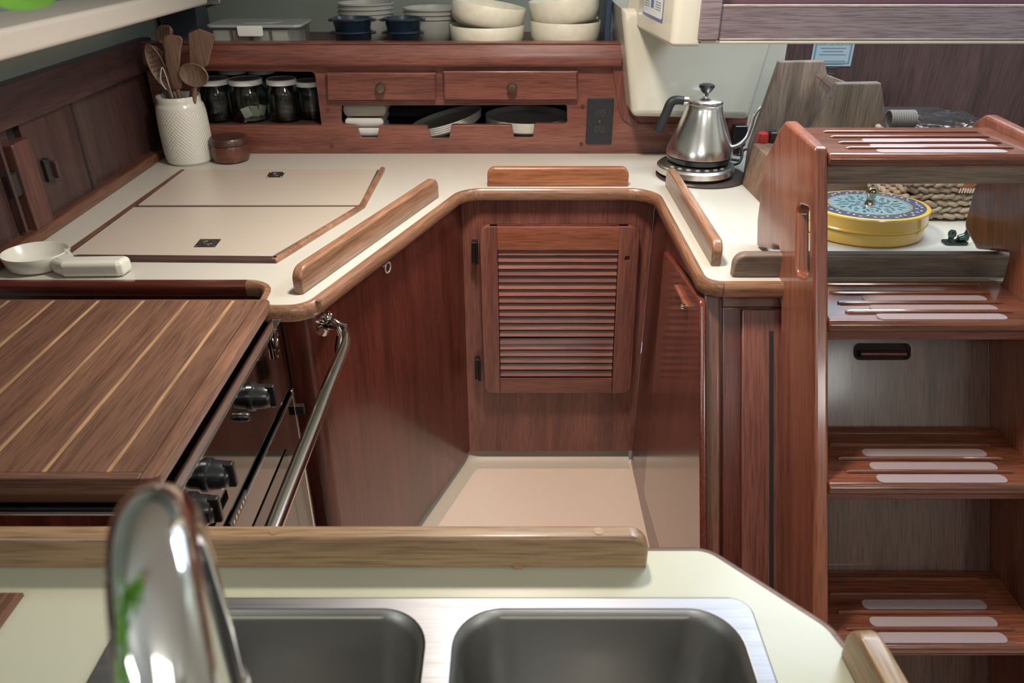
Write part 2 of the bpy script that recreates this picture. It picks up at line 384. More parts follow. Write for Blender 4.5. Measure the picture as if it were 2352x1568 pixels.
XC = -1.69*H
hc = thing('hull_locker', (XC, 2.5*H, CT), 'dark teak locker front with sliding doors along the hull', 'cabinet')
MB = 0.04*H
def yz(u, v, x): p = px(u, v, x); return (p.y, p.z)
ztop = CZ-0.48*H
box('top_rail', XC-0.02, XC+0.012, 0.3*H, YB+0.05, CZ-0.615*H, ztop, hullteak('Y'), hc, 0.004)
box('base_moulding', XC-0.02, XC+0.022, 0.3*H, YB, CT, CT+0.042*H, wood('base_mould_teak', (0.10, 0.04, 0.022), (0.22, 0.095, 0.055), 'Y', 0.4, 0.2), hc, 0.006)
for (ya, yb, off, lab) in ((3.02*H, 3.75*H, -0.006, None), (2.66*H, 3.05*H, 0.002, None), (1.6*H, 2.60*H, -0.004, None)):
    d = box('sliding_door', XC-0.03+off, XC+off, ya, yb, CT+0.03*H, CZ-0.60*H, hullteak('Z'), hc, 0.002)
    if ya < 2*H:
        y0 = px(26, 420, XC).y
        box('finger_pull', XC-0.004, XC+0.010, y0-0.02, y0+0.02, px(26, 458, XC).z, px(26, 392, XC).z, BLACK, d, 0.004)
        box('door_edge', XC-0.004, XC+0.012, 2.50*H, 2.515*H, CT+0.05*H, CZ-0.62*H, hullteak('Z'), d, 0.002)
    elif ya < 3*H:
        y0 = px(102, 388, XC).y
        box('finger_pull', XC-0.002, XC+0.012, y0-0.012, y0+0.010, px(102, 420, XC).z, px(102, 360, XC).z, BLACK, d, 0.004)
        box('pull_lip', XC, XC+0.020, y0+0.012, y0+0.022, px(112, 412, XC).z, px(112, 365, XC).z, hullteak('Z'), d, 0.003)
box('door_gap', XC-0.004, XC+0.003, 3.005*H, 3.020*H, CT+0.045*H, CZ-0.62*H, DARK, hc, 0)
box('backing', XC-0.0155, XC-0.012, 0.3*H, 3.72*H, CT, CZ-0.49*H, DARK, hc, 0)
box('stile', XC-0.03, XC+0.016, 2.555*H, 2.665*H, CT+0.03*H, CZ-0.66*H, wood('stile_teak', (0.09, 0.035, 0.028), (0.17, 0.068, 0.055), 'Z', 0.45, 0.15), hc, 0.005)

# ================================================================ WORKTOP
out = rpoly([(-1.70*H, 3.73*H, 0), (-1.70*H, 2.215*H, 0), (-0.745*H, 2.215*H, 0.10*H), (-0.735*H, 2.035*H, 0.02*H), (-0.612*H, 2.035*H, 0.075*H),
             (-0.210*H, 3.155*H, 0.13*H), (0.610*H, 3.155*H, 0.12*H), (0.612*H, 2.205*H, 0.05*H), (1.95*H, 2.205*H, 0), (1.95*H, 3.86*H, 0), (1.0*H, 3.86*H, 0), (1.0*H, 3.73*H, 0)], 8)
wt = thing('galley_worktop', (0, 3.2*H, CT-0.03), 'cream laminate galley worktop with teak edge and fiddles', 'worktop')
plate('worktop_slab', out, (0, 0, CT), (1, 0, 0), (0, 1, 0), 0.025, CREAM, wt, bevel=0.0)
ep = openpath([(-1.70*H, 2.215*H), (-0.745*H, 2.215*H, 0.10*H), (-0.735*H, 2.035*H, 0.02*H), (-0.612*H, 2.035*H, 0.075*H),
             (-0.210*H, 3.155*H, 0.13*H), (0.610*H, 3.155*H, 0.12*H), (0.612*H, 2.205*H, 0.05*H), (1.95*H, 2.205*H)], 10)
T_, B_ = CT+0.0015, CT-0.045*H
prof = [(-0.002, B_), (-0.002, T_), (0.008, T_+0.001), (0.012, T_-0.003), (0.014, T_-0.010), (0.014, B_+0.006), (0.011, B_+0.001), (0.006, B_)]
segs = [(0, 24, 'edge_trim'), (24, 46, 'edge_trim'), (46, len(ep), 'edge_trim')]
# split the edging where the direction changes
def cut(path, pred):
    res = [[path[0]]]
    for a, b in zip(path, path[1:]):
        res[-1].append(b)
        if pred(a, b): res.append([b])
    return [r for r in res if len(r) > 1]
ca = (-0.745+0.0)*H
idx = [0]
for i, p in enumerate(ep):
    if i and (p-ep[i-1]).length > 0.25*H: idx.append(i-1); idx.append(i)
idx = sorted(set(idx+[len(ep)-1]))
for a, b in zip(idx, idx[1:]):
    seg = ep[a:b+1]
    if len(seg) < 2: continue
    d = seg[-1]-seg[0]; ang = math.atan2(d.y, d.x)
    if max(p.x for p in seg) < -0.70*H: m = darkteak('X')
    elif abs(math.sin(ang)) < 0.35: m = trimteak('X')
    elif abs(math.cos(ang)) < 0.2: m = trimteak('Y')
    else: m = trimteak('X', rotz=-ang)
    sweep('edge_trim', seg, prof, m, wt)
fh = 0.078*H
def P2(u, v): p = pz(u, v); return (p.x, p.y)
# fiddle rails
a = Vector((-0.633, 2.11))*H; b = Vector((-0.297, 3.045))*H
fiddle('fiddle_rail', (a.x, a.y), (b.x, b.y), 0.085*H, 0.02, trimteak('X', rotz=-math.atan2(b.y-a.y, b.x-a.x)), wt, lab='long slanting teak fiddle rail beside the icebox lids')
fiddle('fiddle_rail', (-0.105*H, 3.185*H), (0.495*H, 3.185*H), 0.082*H, 0.02, wood('orange_teak', (0.26, 0.085, 0.035), (0.46, 0.19, 0.09), 'X', 0.35, 0.4), wt, r=0.02)
fiddle('fiddle_rail', (0.652*H, 3.20*H), (0.652*H, 2.33*H), 0.085*H, 0.02, trimteak('Y'), wt, r=0.03)
fiddle('fiddle_rail', (0.70*H, 2.240*H), (1.60*H, 2.240*H), 0.078*H, 0.022, greyteak('X'), wt, r=0.03)
# plugs in the trim
for (u, v) in ((1193, 448), (733, 692), (1400, 447)):
    p = pz(u, v); lathe('wood_plug', [(0.006, 0), (0.006, 0.0012)], (p.x, p.y, T_-0.0005), boardt('X'), wt, seg=12)
# icebox lids
g = 0.004*H
def lidpoly(pts, sh=0.0): return [P2(*p) for p in pts]
frame_p = [P2(415, 392), P2(883, 391), P2(836, 477), P2(632, 604), P2(148, 592)]
box_l = platem(frame_p[::-1] if False else frame_p, [], (0, 0, CT+0.0012), (1, 0, 0), (0, 1, 0), 0.002, 0)
link('lid_groove', box_l, plain('dark_groove', (0.05, 0.032, 0.028), 0.6), wt)
l1 = lidpoly([(424, 393), (868, 391), (826, 474), (318, 474)]); l2 = lidpoly([(308, 479), (818, 478), (624, 592), (160, 589)])
lid1 = thing('icebox_lid', (-0.75*H, 3.25*H, CT), 'rear cream icebox lid with small ring pull', 'lid')
plate('lid_panel', l1, (0, 0, CT+0.004), (1, 0, 0), (0, 1, 0), 0.003, LIDM, lid1, bevel=0.0008)
lid2 = thing('icebox_lid', (-0.95*H, 2.7*H, CT), 'front cream icebox lid with slanting corner, nearest the stove', 'lid')
plate('lid_panel', l2, (0, 0, CT+0.004), (1, 0, 0), (0, 1, 0), 0.003, LIDM, lid2, bevel=0.0008)
for L_, (u, v) in ((lid1, (634, 405)), (lid2, (478, 563))):
    q = [P2(u-22, v+6), P2(u+14, v+6), P2(u+22, v-6), P2(u-14, v-6)] if v < 500 else [P2(u-32, v+9), P2(u+17, v+9), P2(u+31, v-9), P2(u-17, v-9)]
    pl = plate('pull_plate', q, (0, 0, CT+0.0052), (1, 0, 0), (0, 1, 0), 0.0012, plain('pull_steel', (0.10, 0.10, 0.09), 0.35, metal=0.8), L_, bevel=0.0003)
    c = sum((Vector(x) for x in q), Vector((0, 0)))/4
    me = tubem([(c.x+0.010*math.cos(t*math.pi/8), c.y+0.010*math.sin(t*math.pi/8), CT+0.006) for t in range(17)], 0.0012, 6)
    link('pull_ring', me, CHROME, pl)
    for x in q:
        v_ = Vector(x)*0.85+c*0.15
        lathe('screw', [(0.0022, 0), (0.0015, 0.001)], (v_.x, v_.y, CT+0.0052), STEELR, pl, seg=8)
wb = [(0, CT), (0, CT+0.006), (0.004, CT+0.009), (0.011, CT+0.009), (0.014, CT+0.005), (0.014, CT)]
hs2 = [P2(885, 391), P2(838, 478), P2(636, 605)]
sweep('lid_bead', [Vector(x) for x in hs2], wb, trimteak('X', rotz=0.9), wt)
sweep('lid_bead', [Vector(P2(634, 603)), Vector(P2(175, 599))], [(-0.004, z) if n == 0 else (n, z) for n, z in wb], hullteak('X'), wt)
sweep('lid_bead', [Vector(P2(141, 588)), Vector(P2(417, 392))], [(0.0, CT), (0, CT+0.004), (0.009, CT+0.004), (0.009, CT)], boardt('Y'), wt)

# ================================================================ BACK FACADE (shelf unit)
su = thing('shelf_unit', (-0.3*H, YB, CT), 'mahogany shelf unit along the back of the worktop', 'shelf unit')
def fp(u, v): p = py(u, v, YB); return (p.x, p.z)
tz = fp(900, 95)[1]
def fr(pts): return rpoly([(*fp(u, v), r) for u, v, r in pts], 5)
jar_hole = fr([(440, 163, .003), (722, 165, .012), (738, 288, .002), (455, 288, .003)])
sl = 0.006
slot = fr([(783, 243, sl), (1302, 241, sl), (1303, 284, sl*1.4), (1228, 284, sl), (1224, 317, sl), (1181, 317, sl), (1176, 287, sl), (1037, 287, sl), (1031, 319, sl), (990, 320, sl), (981, 289, sl), (871, 288, sl),
           (866, 318, sl), (828, 318, sl), (818, 288, sl), (783, 285, sl)])
X0, X1 = XC+0.001, 1.12*H
faceo = [(X0, CT), (X1, CT), (X1, tz-0.02), (X0, tz-0.02)]
plate('face_panel', faceo, (0, YB, 0), (1, 0, 0), (0, 0, 1), 0.02, mahog('X'), su, holes=[jar_hole, slot], bevel=0.0025)
zr0 = fp(900, 150)[1]
xr = fp(1428, 100)[0]
sweep('top_rail', [Vector((xr, YB)), Vector((X0, YB))], [(0.0, zr0), (0.012, zr0), (0.018, zr0+0.006), (0.020, zr0+0.014), (0.016, zr0+0.030), (0.012, tz-0.006), (0.016, tz-0.003), (0.016, tz), (-0.014, tz), (-0.014, zr0)][::-1] if False else
      [(0.0, zr0), (-0.020, zr0), (-0.026, zr0+0.006), (-0.027, zr0+0.016), (-0.022, zr0+0.034), (-0.018, tz-0.007), (-0.022, tz-0.003), (-0.022, tz), (0.014, tz), (0.014, zr0)], mahog('X'), su)
SHZ = tz-0.028
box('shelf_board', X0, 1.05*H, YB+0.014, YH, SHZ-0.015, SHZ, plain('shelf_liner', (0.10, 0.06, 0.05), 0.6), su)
jz = fp(600, 287)[1]-0.002
box('jar_shelf', X0, fp(742, 288)[0], YB+0.02, YB+0.24, jz-0.01, jz, hullteak('X'), su)
lz = fp(1000, 321)[1]-0.001
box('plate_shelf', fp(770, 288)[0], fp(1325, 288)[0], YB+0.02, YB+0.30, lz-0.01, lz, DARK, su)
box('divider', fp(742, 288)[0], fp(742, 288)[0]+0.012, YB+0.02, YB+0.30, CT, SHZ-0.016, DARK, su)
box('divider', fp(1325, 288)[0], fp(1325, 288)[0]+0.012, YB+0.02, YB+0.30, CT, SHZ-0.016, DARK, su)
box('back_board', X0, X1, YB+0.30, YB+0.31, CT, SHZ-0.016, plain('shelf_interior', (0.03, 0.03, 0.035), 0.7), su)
for (u0, v0, u1, v1, kx, ky, lab) in ((750, 165, 1003, 231, 875, 202, 'left'), (1017, 161, 1327, 230, 1176, 201, 'right')):
    o_ = rpoly([(*fp(u0, v0), .002), (*fp(u1, v0), .002), (*fp(u1-1, v1), .002), (*fp(u0+4, v1), .002)][::-1], 3)
    dr = plate('drawer', o_, (0, YB-0.013, 0), (1, 0, 0), (0, 0, 1), 0.013, mahog('X'), su, bevel=0.004, res=3)
    cc = py(kx, ky, YB-0.02)
    k_ = lathe('knob', [(0.005, 0), (0.005, 0.008), (0.0125, 0.011), (0.014, 0.016), (0.011, 0.021), (0, 0.0225)], (cc.x, YB-0.013, cc.z), BRASS, dr, seg=20, axis=(0, -1, 0))
# curved trim at the right, round the housing
tr = fr([(1404, 144, .002), (1430, 144, .0), (1446, 262, .02), (1466, 283, .01), (1640, 283, .0), (1640, 296, .0), (1462, 295, .04), (1424, 268, .03)][::-1])
plate('corner_trim', tr, (0, YB-0.008, 0), (1, 0, 0), (0, 0, 1), 0.008, mahog('Z'), su, bevel=0.002)
for (u, v) in ((753, 252), (1338, 245), (1335, 331), (1424, 166), (762, 335)):
    c_ = py(u, v, YB); lathe('wood_plug', [(0.006, 0), (0.0058, 0.0012)], (c_.x, YB, c_.z), darkteak('X'), su, seg=12, axis=(0, -1, 0))
# outlet
oc = py(1377, 278, YB); ow, oh = 0.036, 0.062
ol = thing('electrical_outlet', (oc.x, YB, oc.z-oh), 'black double electrical outlet on the mahogany shelf unit', 'outlet')
plate('cover_plate', rrect(oc.x-ow, oc.x+ow, oc.z-oh, oc.z+oh, 0.003), (0, YB-0.005, 0), (1, 0, 0), (0, 0, 1), 0.005, plain('outlet_black', (0.018, 0.02, 0.024), 0.45), ol, bevel=0.0015)
for s in (-1, 1):
    zc = oc.z+s*0.0215
    sk = plate('socket', rpoly([(oc.x-0.016, zc-0.010, .006), (oc.x+0.016, zc-0.010, .006), (oc.x+0.016, zc+0.010, .006), (oc.x-0.016, zc+0.010, .006)]), (0, YB-0.0065, 0), (1, 0, 0), (0, 0, 1), 0.003, plain('socket_black', (0.03, 0.033, 0.038), 0.35), ol, bevel=0.0008)
    for t in (-1, 1): box('slot', oc.x+t*0.006-0.001, oc.x+t*0.006+0.001, YB-0.0070, YB-0.0060, zc-0.002, zc+0.006, DARK, sk, 0)
    lathe('ground_hole', [(0.0024, 0), (0.0024, 0.0006)], (oc.x, YB-0.0064, zc-0.006), DARK, sk, seg=10, axis=(0, -1, 0))
lathe('screw', [(0.003, 0), (0.002, 0.001)], (oc.x, YB-0.005, oc.z), STEELR, ol, seg=10, axis=(0, -1, 0))

# ================================================================ BASE CABINETS
bc = thing('corner_base_cabinet', (-0.9*H, 2.7*H, 0), 'dark varnished cabinet with slanting side beside the stove', 'cabinet')
body = rpoly([(FX, FY, 0), (-1.70*H, FY, 0), (-1.70*H, 2.24*H, 0), (-0.715*H, 2.24*H, 0), (-0.715*H, 2.085*H, 0.02), (-0.625*H, 2.085*H, 0.03)], 6)
plate('body', body, (0, 0, B_+0.002), (1, 0, 0), (0, 1, 0), B_+0.002-TK, darkteak('Z'), bc, bevel=0.001)
plate('plinth', inset2(clean2(body, True), 0.046), (0, 0, TK), (1, 0, 0), (0, 1, 0), TK-0.001, DARK, bc, bevel=0)
# corner post, lighter
cp = [Vector((facex(2.20*H)+0.003, 2.20*H)), Vector((facex(2.13*H)+0.004, 2.13*H))]
# hook eye on the slanting face
hp = None
def onface(u, v):
    d = ray(u, v); n = Vector((0.935, -0.354, 0)); p0 = Vector((FX, FY, 0)); t = (p0-CAM).dot(n)/d.dot(n); return CAM+d*t
hk = onface(877, 612)
fn = Vector((0.935, -0.354, 0)).normalized(); fd = Vector((-0.354, -0.935, 0)).normalized()
pts = [hk+fn*0.002]+[hk+fn*0.014+fd*(0.011*math.cos(t))+Vector((0, 0, 0.011*math.sin(t))) for t in [math.radians(x) for x in range(110, 420, 25)]]
tag(tube('cup_hook', pts, 0.0018, plain('hook_white', (0.7, 0.66, 0.6), 0.3, metal=0.4), None, 8), 'small pale metal hook on the dark slanting cabinet side', 'hook')

bh = thing('louvred_cabinet', (0.2*H, FY, 0), 'teak locker front with louvred door at the end of the galley', 'cabinet')
pbz = py(1270, 1035, FY).z
box('panel', FX-0.01, 0.612*H, FY, FY+0.02, pbz, B_+0.01, mahog('Z'), bh, 0.001)
yl = FY-0.028
def dp(u, v): p = py(u, v, yl); return (p.x, p.z)
def dpoly(pts): return rpoly([(*dp(u, v), r) for u, v, r in pts][::-1], 6)
dd = link('door', platem(dpoly([(1101, 521, .025), (1470, 521, .028), (1448, 903, .025), (1113, 903, .025)]), [dpoly([(1142, 573, 0), (1421, 573, 0), (1406, 870, 0), (1149, 870, 0)])], (0, yl+0.004, 0), (1, 0, 0), (0, 0, 1), 0.022, 0.003), darkteak('Z'), bh)
plate('stile', dpoly([(1101, 521, .025), (1142, 521, 0), (1149, 903, 0), (1113, 903, .025)]), (0, yl, 0), (1, 0, 0), (0, 0, 1), 0.02, mahog('Z'), dd, bevel=0.002)
hole = [( dp(1441, 594)[0]+0.0068*math.cos(t*math.pi/8), dp(1441, 594)[1]+0.0068*math.sin(t*math.pi/8)) for t in range(16)]
plate('stile', dpoly([(1423, 521, 0), (1470, 521, .028), (1448, 903, .025), (1406, 903, 0)]), (0, yl, 0), (1, 0, 0), (0, 0, 1), 0.02, mahog('Z'), dd, holes=[hole], bevel=0.002)
box('finger_hole_back', dp(1425, 594)[0], dp(1457, 594)[0], yl+0.015, yl+0.018, dp(1441, 610)[1], dp(1441, 578)[1], DARK, dd, 0)
plate('rail', dpoly([(1142, 522, 0), (1423, 522, 0), (1421, 574, 0), (1143, 574, 0)]), (0, yl-0.001, 0), (1, 0, 0), (0, 0, 1), 0.02, wood('door_rail_teak', (0.16, 0.045, 0.024), (0.34, 0.115, 0.062), 'X', 0.35, 0.35), dd, bevel=0.001)
plate('rail', dpoly([(1149, 869, 0), (1406, 869, 0), (1404, 902, 0), (1150, 902, 0)]), (0, yl-0.001, 0), (1, 0, 0), (0, 0, 1), 0.02, mahog('X'), dd, bevel=0.001)
box('louvre_back', dp(1142, 573)[0], dp(1421, 573)[0], yl+0.019, yl+0.024, dp(1142, 870)[1], dp(1142, 573)[1], DARK, dd, 0)
vs = [583+i*15.6 for i in range(13)]+[583+13*15.6+2]+[800+i*15.4 for i in range(5)]
LM = [wood('louvre_teak_%s' % 'abc'[i], (0.13*k, 0.032*k, 0.022*k), (0.30*k, 0.092*k2, 0.058*k2), 'X', 0.45, 0.12) for i, (k, k2) in enumerate(((1, 1), (0.85, 0.9), (1.1, 1.25)))]
for i, v in enumerate(vs):
    t = (v-573)/297; ul = 1143+6*t; ur = 1421-15*t
    a_ = dp(ul, v); b_ = dp(ur, v)
    zc = (a_[1]+b_[1])/2+0.001; hw = 0.0084
    bm = bmesh.new(); cs, sn = math.cos(math.radians(60)), math.sin(math.radians(60))
    prof2 = [(-hw, -0.0028), (hw, -0.0028), (hw, 0.0028), (-hw, 0.0028)]
    vv = []
    for x in (a_[0]+0.0006, b_[0]-0.0006):
        row = []
        for (p, q) in prof2:
            dy = -p*cs + q*sn; dz = -p*sn*1.0 - q*cs
            row.append(bm.verts.new((x, yl+0.0085+dy, zc+dz + (0.0015 if (i == 13 and x > 0.1) else 0))))
        vv.append(row)
    for k in range(4): bm.faces.new((vv[0][k], vv[0][(k+1) % 4], vv[1][(k+1) % 4], vv[1][k]))
    bm.faces.new(vv[0]); bm.faces.new(vv[1])
    link('slat', mk(bm), LM[(i*7) % 3], dd, 0.001, seg=1)
for v0, v1, u in ((558, 606, 1090), (828, 874, 1097)):
    p0 = py(u, v0, yl); p1 = py(u, v1, yl)
    hg = box('hinge', p0.x-0.008, p0.x+0.006, yl+0.004, FY, p1.z, p0.z, plain('dark_bronze', (0.03, 0.027, 0.022), 0.4, metal=0.7), bh, 0.002)
    tube('hinge_pin', [(p0.x+0.005, yl+0.001, p1.z), (p0.x+0.005, yl+0.001, p0.z)], 0.004, plain('dark_bronze', (0.03, 0.027, 0.022), 0.4, metal=0.7), hg, 10)

# engine box: side wall along the sole, sloping front below the ladder
XE = 0.612*H; DE = 2.48*H
def slope_y(z, D): return (D-(CZ-z)*SN)/CS
eb = thing('engine_box', (1.2*H, 2.7*H, 0), 'varnished engine box behind the ladder with a narrow side door', 'cabinet')
ybt = slope_y(B_, DE); ybb = slope_y(0, DE)
prof_e = [(FY-0.001, 0.0), (ybb, 0.0), (ybt, B_+0.001), (FY-0.001, B_+0.001)]
plate('body', [(y, z) for y, z in prof_e][::-1], (XE, 0, 0), (0, -1, 0), (0, 0, 1), 1.1*H, darkteak('Z'), eb, bevel=0.001) if False else None
def prismx(name, prof, x0, x1, mat, parent, bevel=0.0):
    bm = bmesh.new(); A = [bm.verts.new((x0, y, z)) for y, z in prof]; Bv = [bm.verts.new((x1, y, z)) for y, z in prof]; n = len(prof)
    for k in range(n): bm.faces.new((A[k], A[(k+1) % n], Bv[(k+1) % n], Bv[k]))
    bm.faces.new(A); bm.faces.new(Bv); return link(name, mk(bm), mat, parent, bevel)
prismx('body', prof_e, XE, 1.95*H, darkteak('Z'), eb)
SU = Vector((0, SN, CS)); SD = -SU; SNRM = Vector((0, -CS, SN))   # up along the slope, and out of it
def onslope(pts, D): # outline in (x, s) where s runs up the slope from the foot point
    O = Vector((0, slope_y(0, D), 0)); res = []
    for p in pts:
        q = pd(p[0], p[1], D)-O; res.append((q.x, q.dot(SU), p[2] if len(p) > 2 else 0))
    return O, res
def slopeplate(name, pts, D, thick, mat, parent, bevel=0.002, holes=(), **k):
    O, r_ = onslope(pts, D); hh = [rpoly(onslope(h, D)[1])[::-1] for h in holes]
    return plate(name, rpoly(r_)[::-1], O, (1, 0, 0), SU, thick, mat, parent, holes=hh, bevel=bevel, **k)
slopeplate('corner_stile', [(1616, 668), (1655, 668), (1655, 1560), (1616, 1560)], DE-0.012, 0.02, wood('brown_stile', (0.12, 0.048, 0.026), (0.24, 0.10, 0.06), 'Z', 0.35, 0.3, rotx=TH), eb, 0.006)
slopeplate('front_rail', [(1660, 668), (1860, 668), (1860, 705), (1660, 705)], DE-0.008, 0.008, wood('brown_stile', (0.12, 0.048, 0.026), (0.24, 0.10, 0.06), 'X', 0.35, 0.3), eb, 0.002)
slopeplate('front_stile', [(1660, 706), (1702, 706), (1702, 1560), (1660, 1560)], DE-0.008, 0.008, darkteak('Z', rotx=TH), eb, 0.002)
fdp = slopeplate('front_door', [(1704, 708, .006), (1860, 708, .006), (1860, 1560), (1704, 1560)], DE-0.012, 0.014, mahog('Z', rotx=TH), eb, 0.004)
slopeplate('door_groove', [(1767, 760), (1777, 760), (1777, 1560), (1767, 1560)], DE-0.013, 0.003, DARK, fdp, 0.0006)
# side door, a slab on the wall that faces the sole
XS = XE-0.012
def sp(u, v): p = px(u, v, XS); return (p.y, p.z)
sd_pts = [(1524, 575, .01), (1606, 688, .02), (1608, 1330, .01), (1515, 1250, .01), (1497, 1160, .012)]
def sdpoly(pts): return rpoly([(-sp(u, v)[0], sp(u, v)[1], r) for u, v, r in pts])
sdoor = plate('side_door', sdpoly([(1524, 575, .01), (1606, 688, .02), (1609, 1420, .01), (1560, 1420, .01), (1478, 1130, .012)][::-1]), (XS, 0, 0), (0, -1, 0), (0, 0, 1), 0.014, wood('side_door_teak', (0.09, 0.020, 0.013), (0.19, 0.048, 0.03), 'Z', 0.22, 0.8), eb, bevel=0.005, res=3)
pA = px(1542, 650, XS-0.012); pB = px(1568, 703, XS-0.012)
hd = plate('door_catch', rpoly([(-pA.y-0.002, pA.z+0.0, .006), (-pA.y+0.018, pA.z+0.0, .006), (-pB.y+0.012, pB.z-0.0, .006), (-pB.y-0.01, pB.z, .006)][::-1]), (XS-0.009, 0, 0), (0, -1, 0), (0, 0, 1), 0.012, laddert('Z'), sdoor, bevel=0.003)
lathe('catch_button', [(0.005, 0), (0.006, 0.004), (0.004, 0.008), (0, 0.009)], (XS-0.008, pB.y, pB.z), CHROME, hd, seg=16, axis=(-1, 0, 0))

# ================================================================ LADDER
ld = thing('companionway_ladder', (1.2*H, 1.2*H, 0), 'varnished companionway ladder with wide treads and side boards', 'ladder')
XA = 0.848*H; XB = 1.505*H; DF = 2.155*H; bt = 0.041*H
def lp(u, v, x): p = px(u, v, x); return (-p.y, p.z)
zft = lp(1869, 333, XA)[1]
lo = [(*lp(1870, 338, XA), .012), (*lp(1803, 277, XA), .012), (*lp(1786, 300, XA), .008), (*lp(1778, 322, XA), 0.006), (*lp(1757, 360, XA), .01), (*lp(1738, 505, XA), .02), (*lp(1737, 566, XA), .006),
      (*lp(1772, 573, XA), .0), (*lp(1775, 563, XA), .004), (*lp(1786, 565, XA), .004), (*lp(1790, 578, XA), .0), (*lp(1781, 645, XA), .01)]
foot_far = slope_y(0.0, 2.43*H); foot_near = slope_y(0.0, DF)
zz = lp(1781, 645, XA)[1]
lo += [(-slope_y(zz-0.03, 2.43*H), zz-0.03, 0), (-foot_far, 0.0, 0), (-foot_near, 0.0, 0)]
slot_h = rpoly([(*lp(1829, 468, XA), .015), (*lp(1858, 478, XA), .015), (*lp(1857, 640, XA), .015), (*lp(1828, 628, XA), .015)][::-1])
LT = lambda: laddert('Z', rotx=TH)
lo_poly = rpoly(lo)
plate('side_board', lo_poly, (XA, 0, 0), (0, -1, 0), (0, 0, 1), bt, LT(), ld, holes=[slot_h], bevel=0.006, res=3)
# right-hand side board (mirror of it, inner face at XB)
ro = [(*lp(2352+60, 338, XB), .012) if False else (-slope_y(zft, DF), zft, .015), (*lp(2262, 262, XB), .02), (*lp(2225, 288, XB), .02), (*lp(2240, 420, XB), .01), (*lp(2212, 520, XB), .02), (*lp(2240, 572, XB), .006), (*lp(2318, 580, XB), .006),
      (*lp(2300, 645, XB), .01)]
z3 = lp(2300, 645, XB)[1]
ro += [(-slope_y(z3-0.03, 2.43*H), z3-0.03, 0), (-foot_far, 0, 0), (-foot_near, 0, 0)]
plate('side_board', rpoly(ro), (XB, 0, 0), (0, -1, 0), (0, 0, 1), bt, LT(), ld, bevel=0.006, res=3)
STRIP = plain('anti_slip_strip', (0.34, 0.26, 0.27), 0.55, bump=0.6, bscale=900)
stepv = [(352, 0), (735, 1), (1110, 2), (1478, 3), (None, 4)]
zs = [pd(1900, v, DF).z for v in (352, 735, 1110, 1478)]; zs.append(zs[-1]-0.395*H)
TM = wood('tread_teak', (0.11, 0.034, 0.017), (0.27, 0.088, 0.047), 'X', 0.25, 0.9, coatrough=0.08, bump=0.35)
for i, z in enumerate(zs):
    yf = slope_y(z, DF)-0.006; yb = slope_y(z, 2.395*H)
    if i == 0: yb = yf+0.185
    t_ = 0.036*H
    pr = [(yf+0.004, z-t_), (yf, z-t_+0.004), (yf, z-0.007), (yf+0.006, z), (yb, z), (yb, z-t_)]
    x0, x1 = XA+bt, XB
    tr_ = prismx('tread', pr, x0, x1, TM, ld, 0.003)
    prismx('riser', [(yf+0.018, z-t_), (yf+0.018, z-t_-0.038*H), (yf+0.034, z-t_-0.038*H), (yf+0.034, z-t_)] if i else [(yf+0.012, z-t_), (yf+0.012, z-t_-0.055*H), (yf+0.03, z-t_-0.055*H), (yf+0.03, z-t_)], x0, x1, mahog('X') if i else greyteak('X'), tr_, 0.001)
    W = x1-x0; dep = 0.150
    for k in range(3):
        yc = yf+(0.030, 0.086, 0.150)[k]*H; xs = 1.03*H+0.002*k
        plate('anti_slip_strip', rrect(xs, xs+0.212, yc-0.0105, yc+0.0105, 0.0095), (0, 0, z+0.0012), (1, 0, 0), (0, 1, 0), 0.0016, STRIP, tr_, bevel=0.0)
    for k in range(4):
        yc = yf+(0.060, 0.120, 0.187, 0.248)[k]*H
        xs = 0.965*H
        tube('bead', [(xs-0.006, yc, z), (xs, yc, z+0.0016), (xs+0.265, yc, z+0.0016), (xs+0.271, yc, z)], 0.0036 if i else 0.0022, TM, tr_, 8)
# panel behind the treads
DP = 2.43*H
ep_ = thing('engine_access_panel', (1.2*H, slope_y(0, DP), 0), 'brown removable panel behind the ladder with oval finger hole', 'panel')
slopeplate('board', [(1880, 640), (2274, 640), (2274, 1900), (1880, 1900)], DP, 0.018, wood('access_panel_teak', (0.10, 0.056, 0.042), (0.20, 0.115, 0.085), 'Z', 0.4, 0.35, rotx=TH), ep_, 0.002, holes=[[(1962, 789, .01), (2093, 789, .01), (2092, 825, .01), (1962, 825, .01)]])
slopeplate('finger_hole_back', [(1950, 770), (2105, 770), (2105, 840), (1950, 840)], DP+0.016, 0.003, DARK, ep_, 0)
q_ = pd(1975, 812, DP+0.004); q2_ = pd(2080, 812, DP+0.004)
tube('finger_bar', [q_, q2_], 0.006, darkteak('X'), ep_, 12)
slopeplate('edge_strip', [(2270, 760), (2277, 760), (2277, 1900), (2270, 1900)], DP-0.002, 0.012, wood('access_edge', (0.13, 0.06, 0.04), (0.24, 0.12, 0.08), 'Z', 0.4, 0.3), ep_, 0.001)

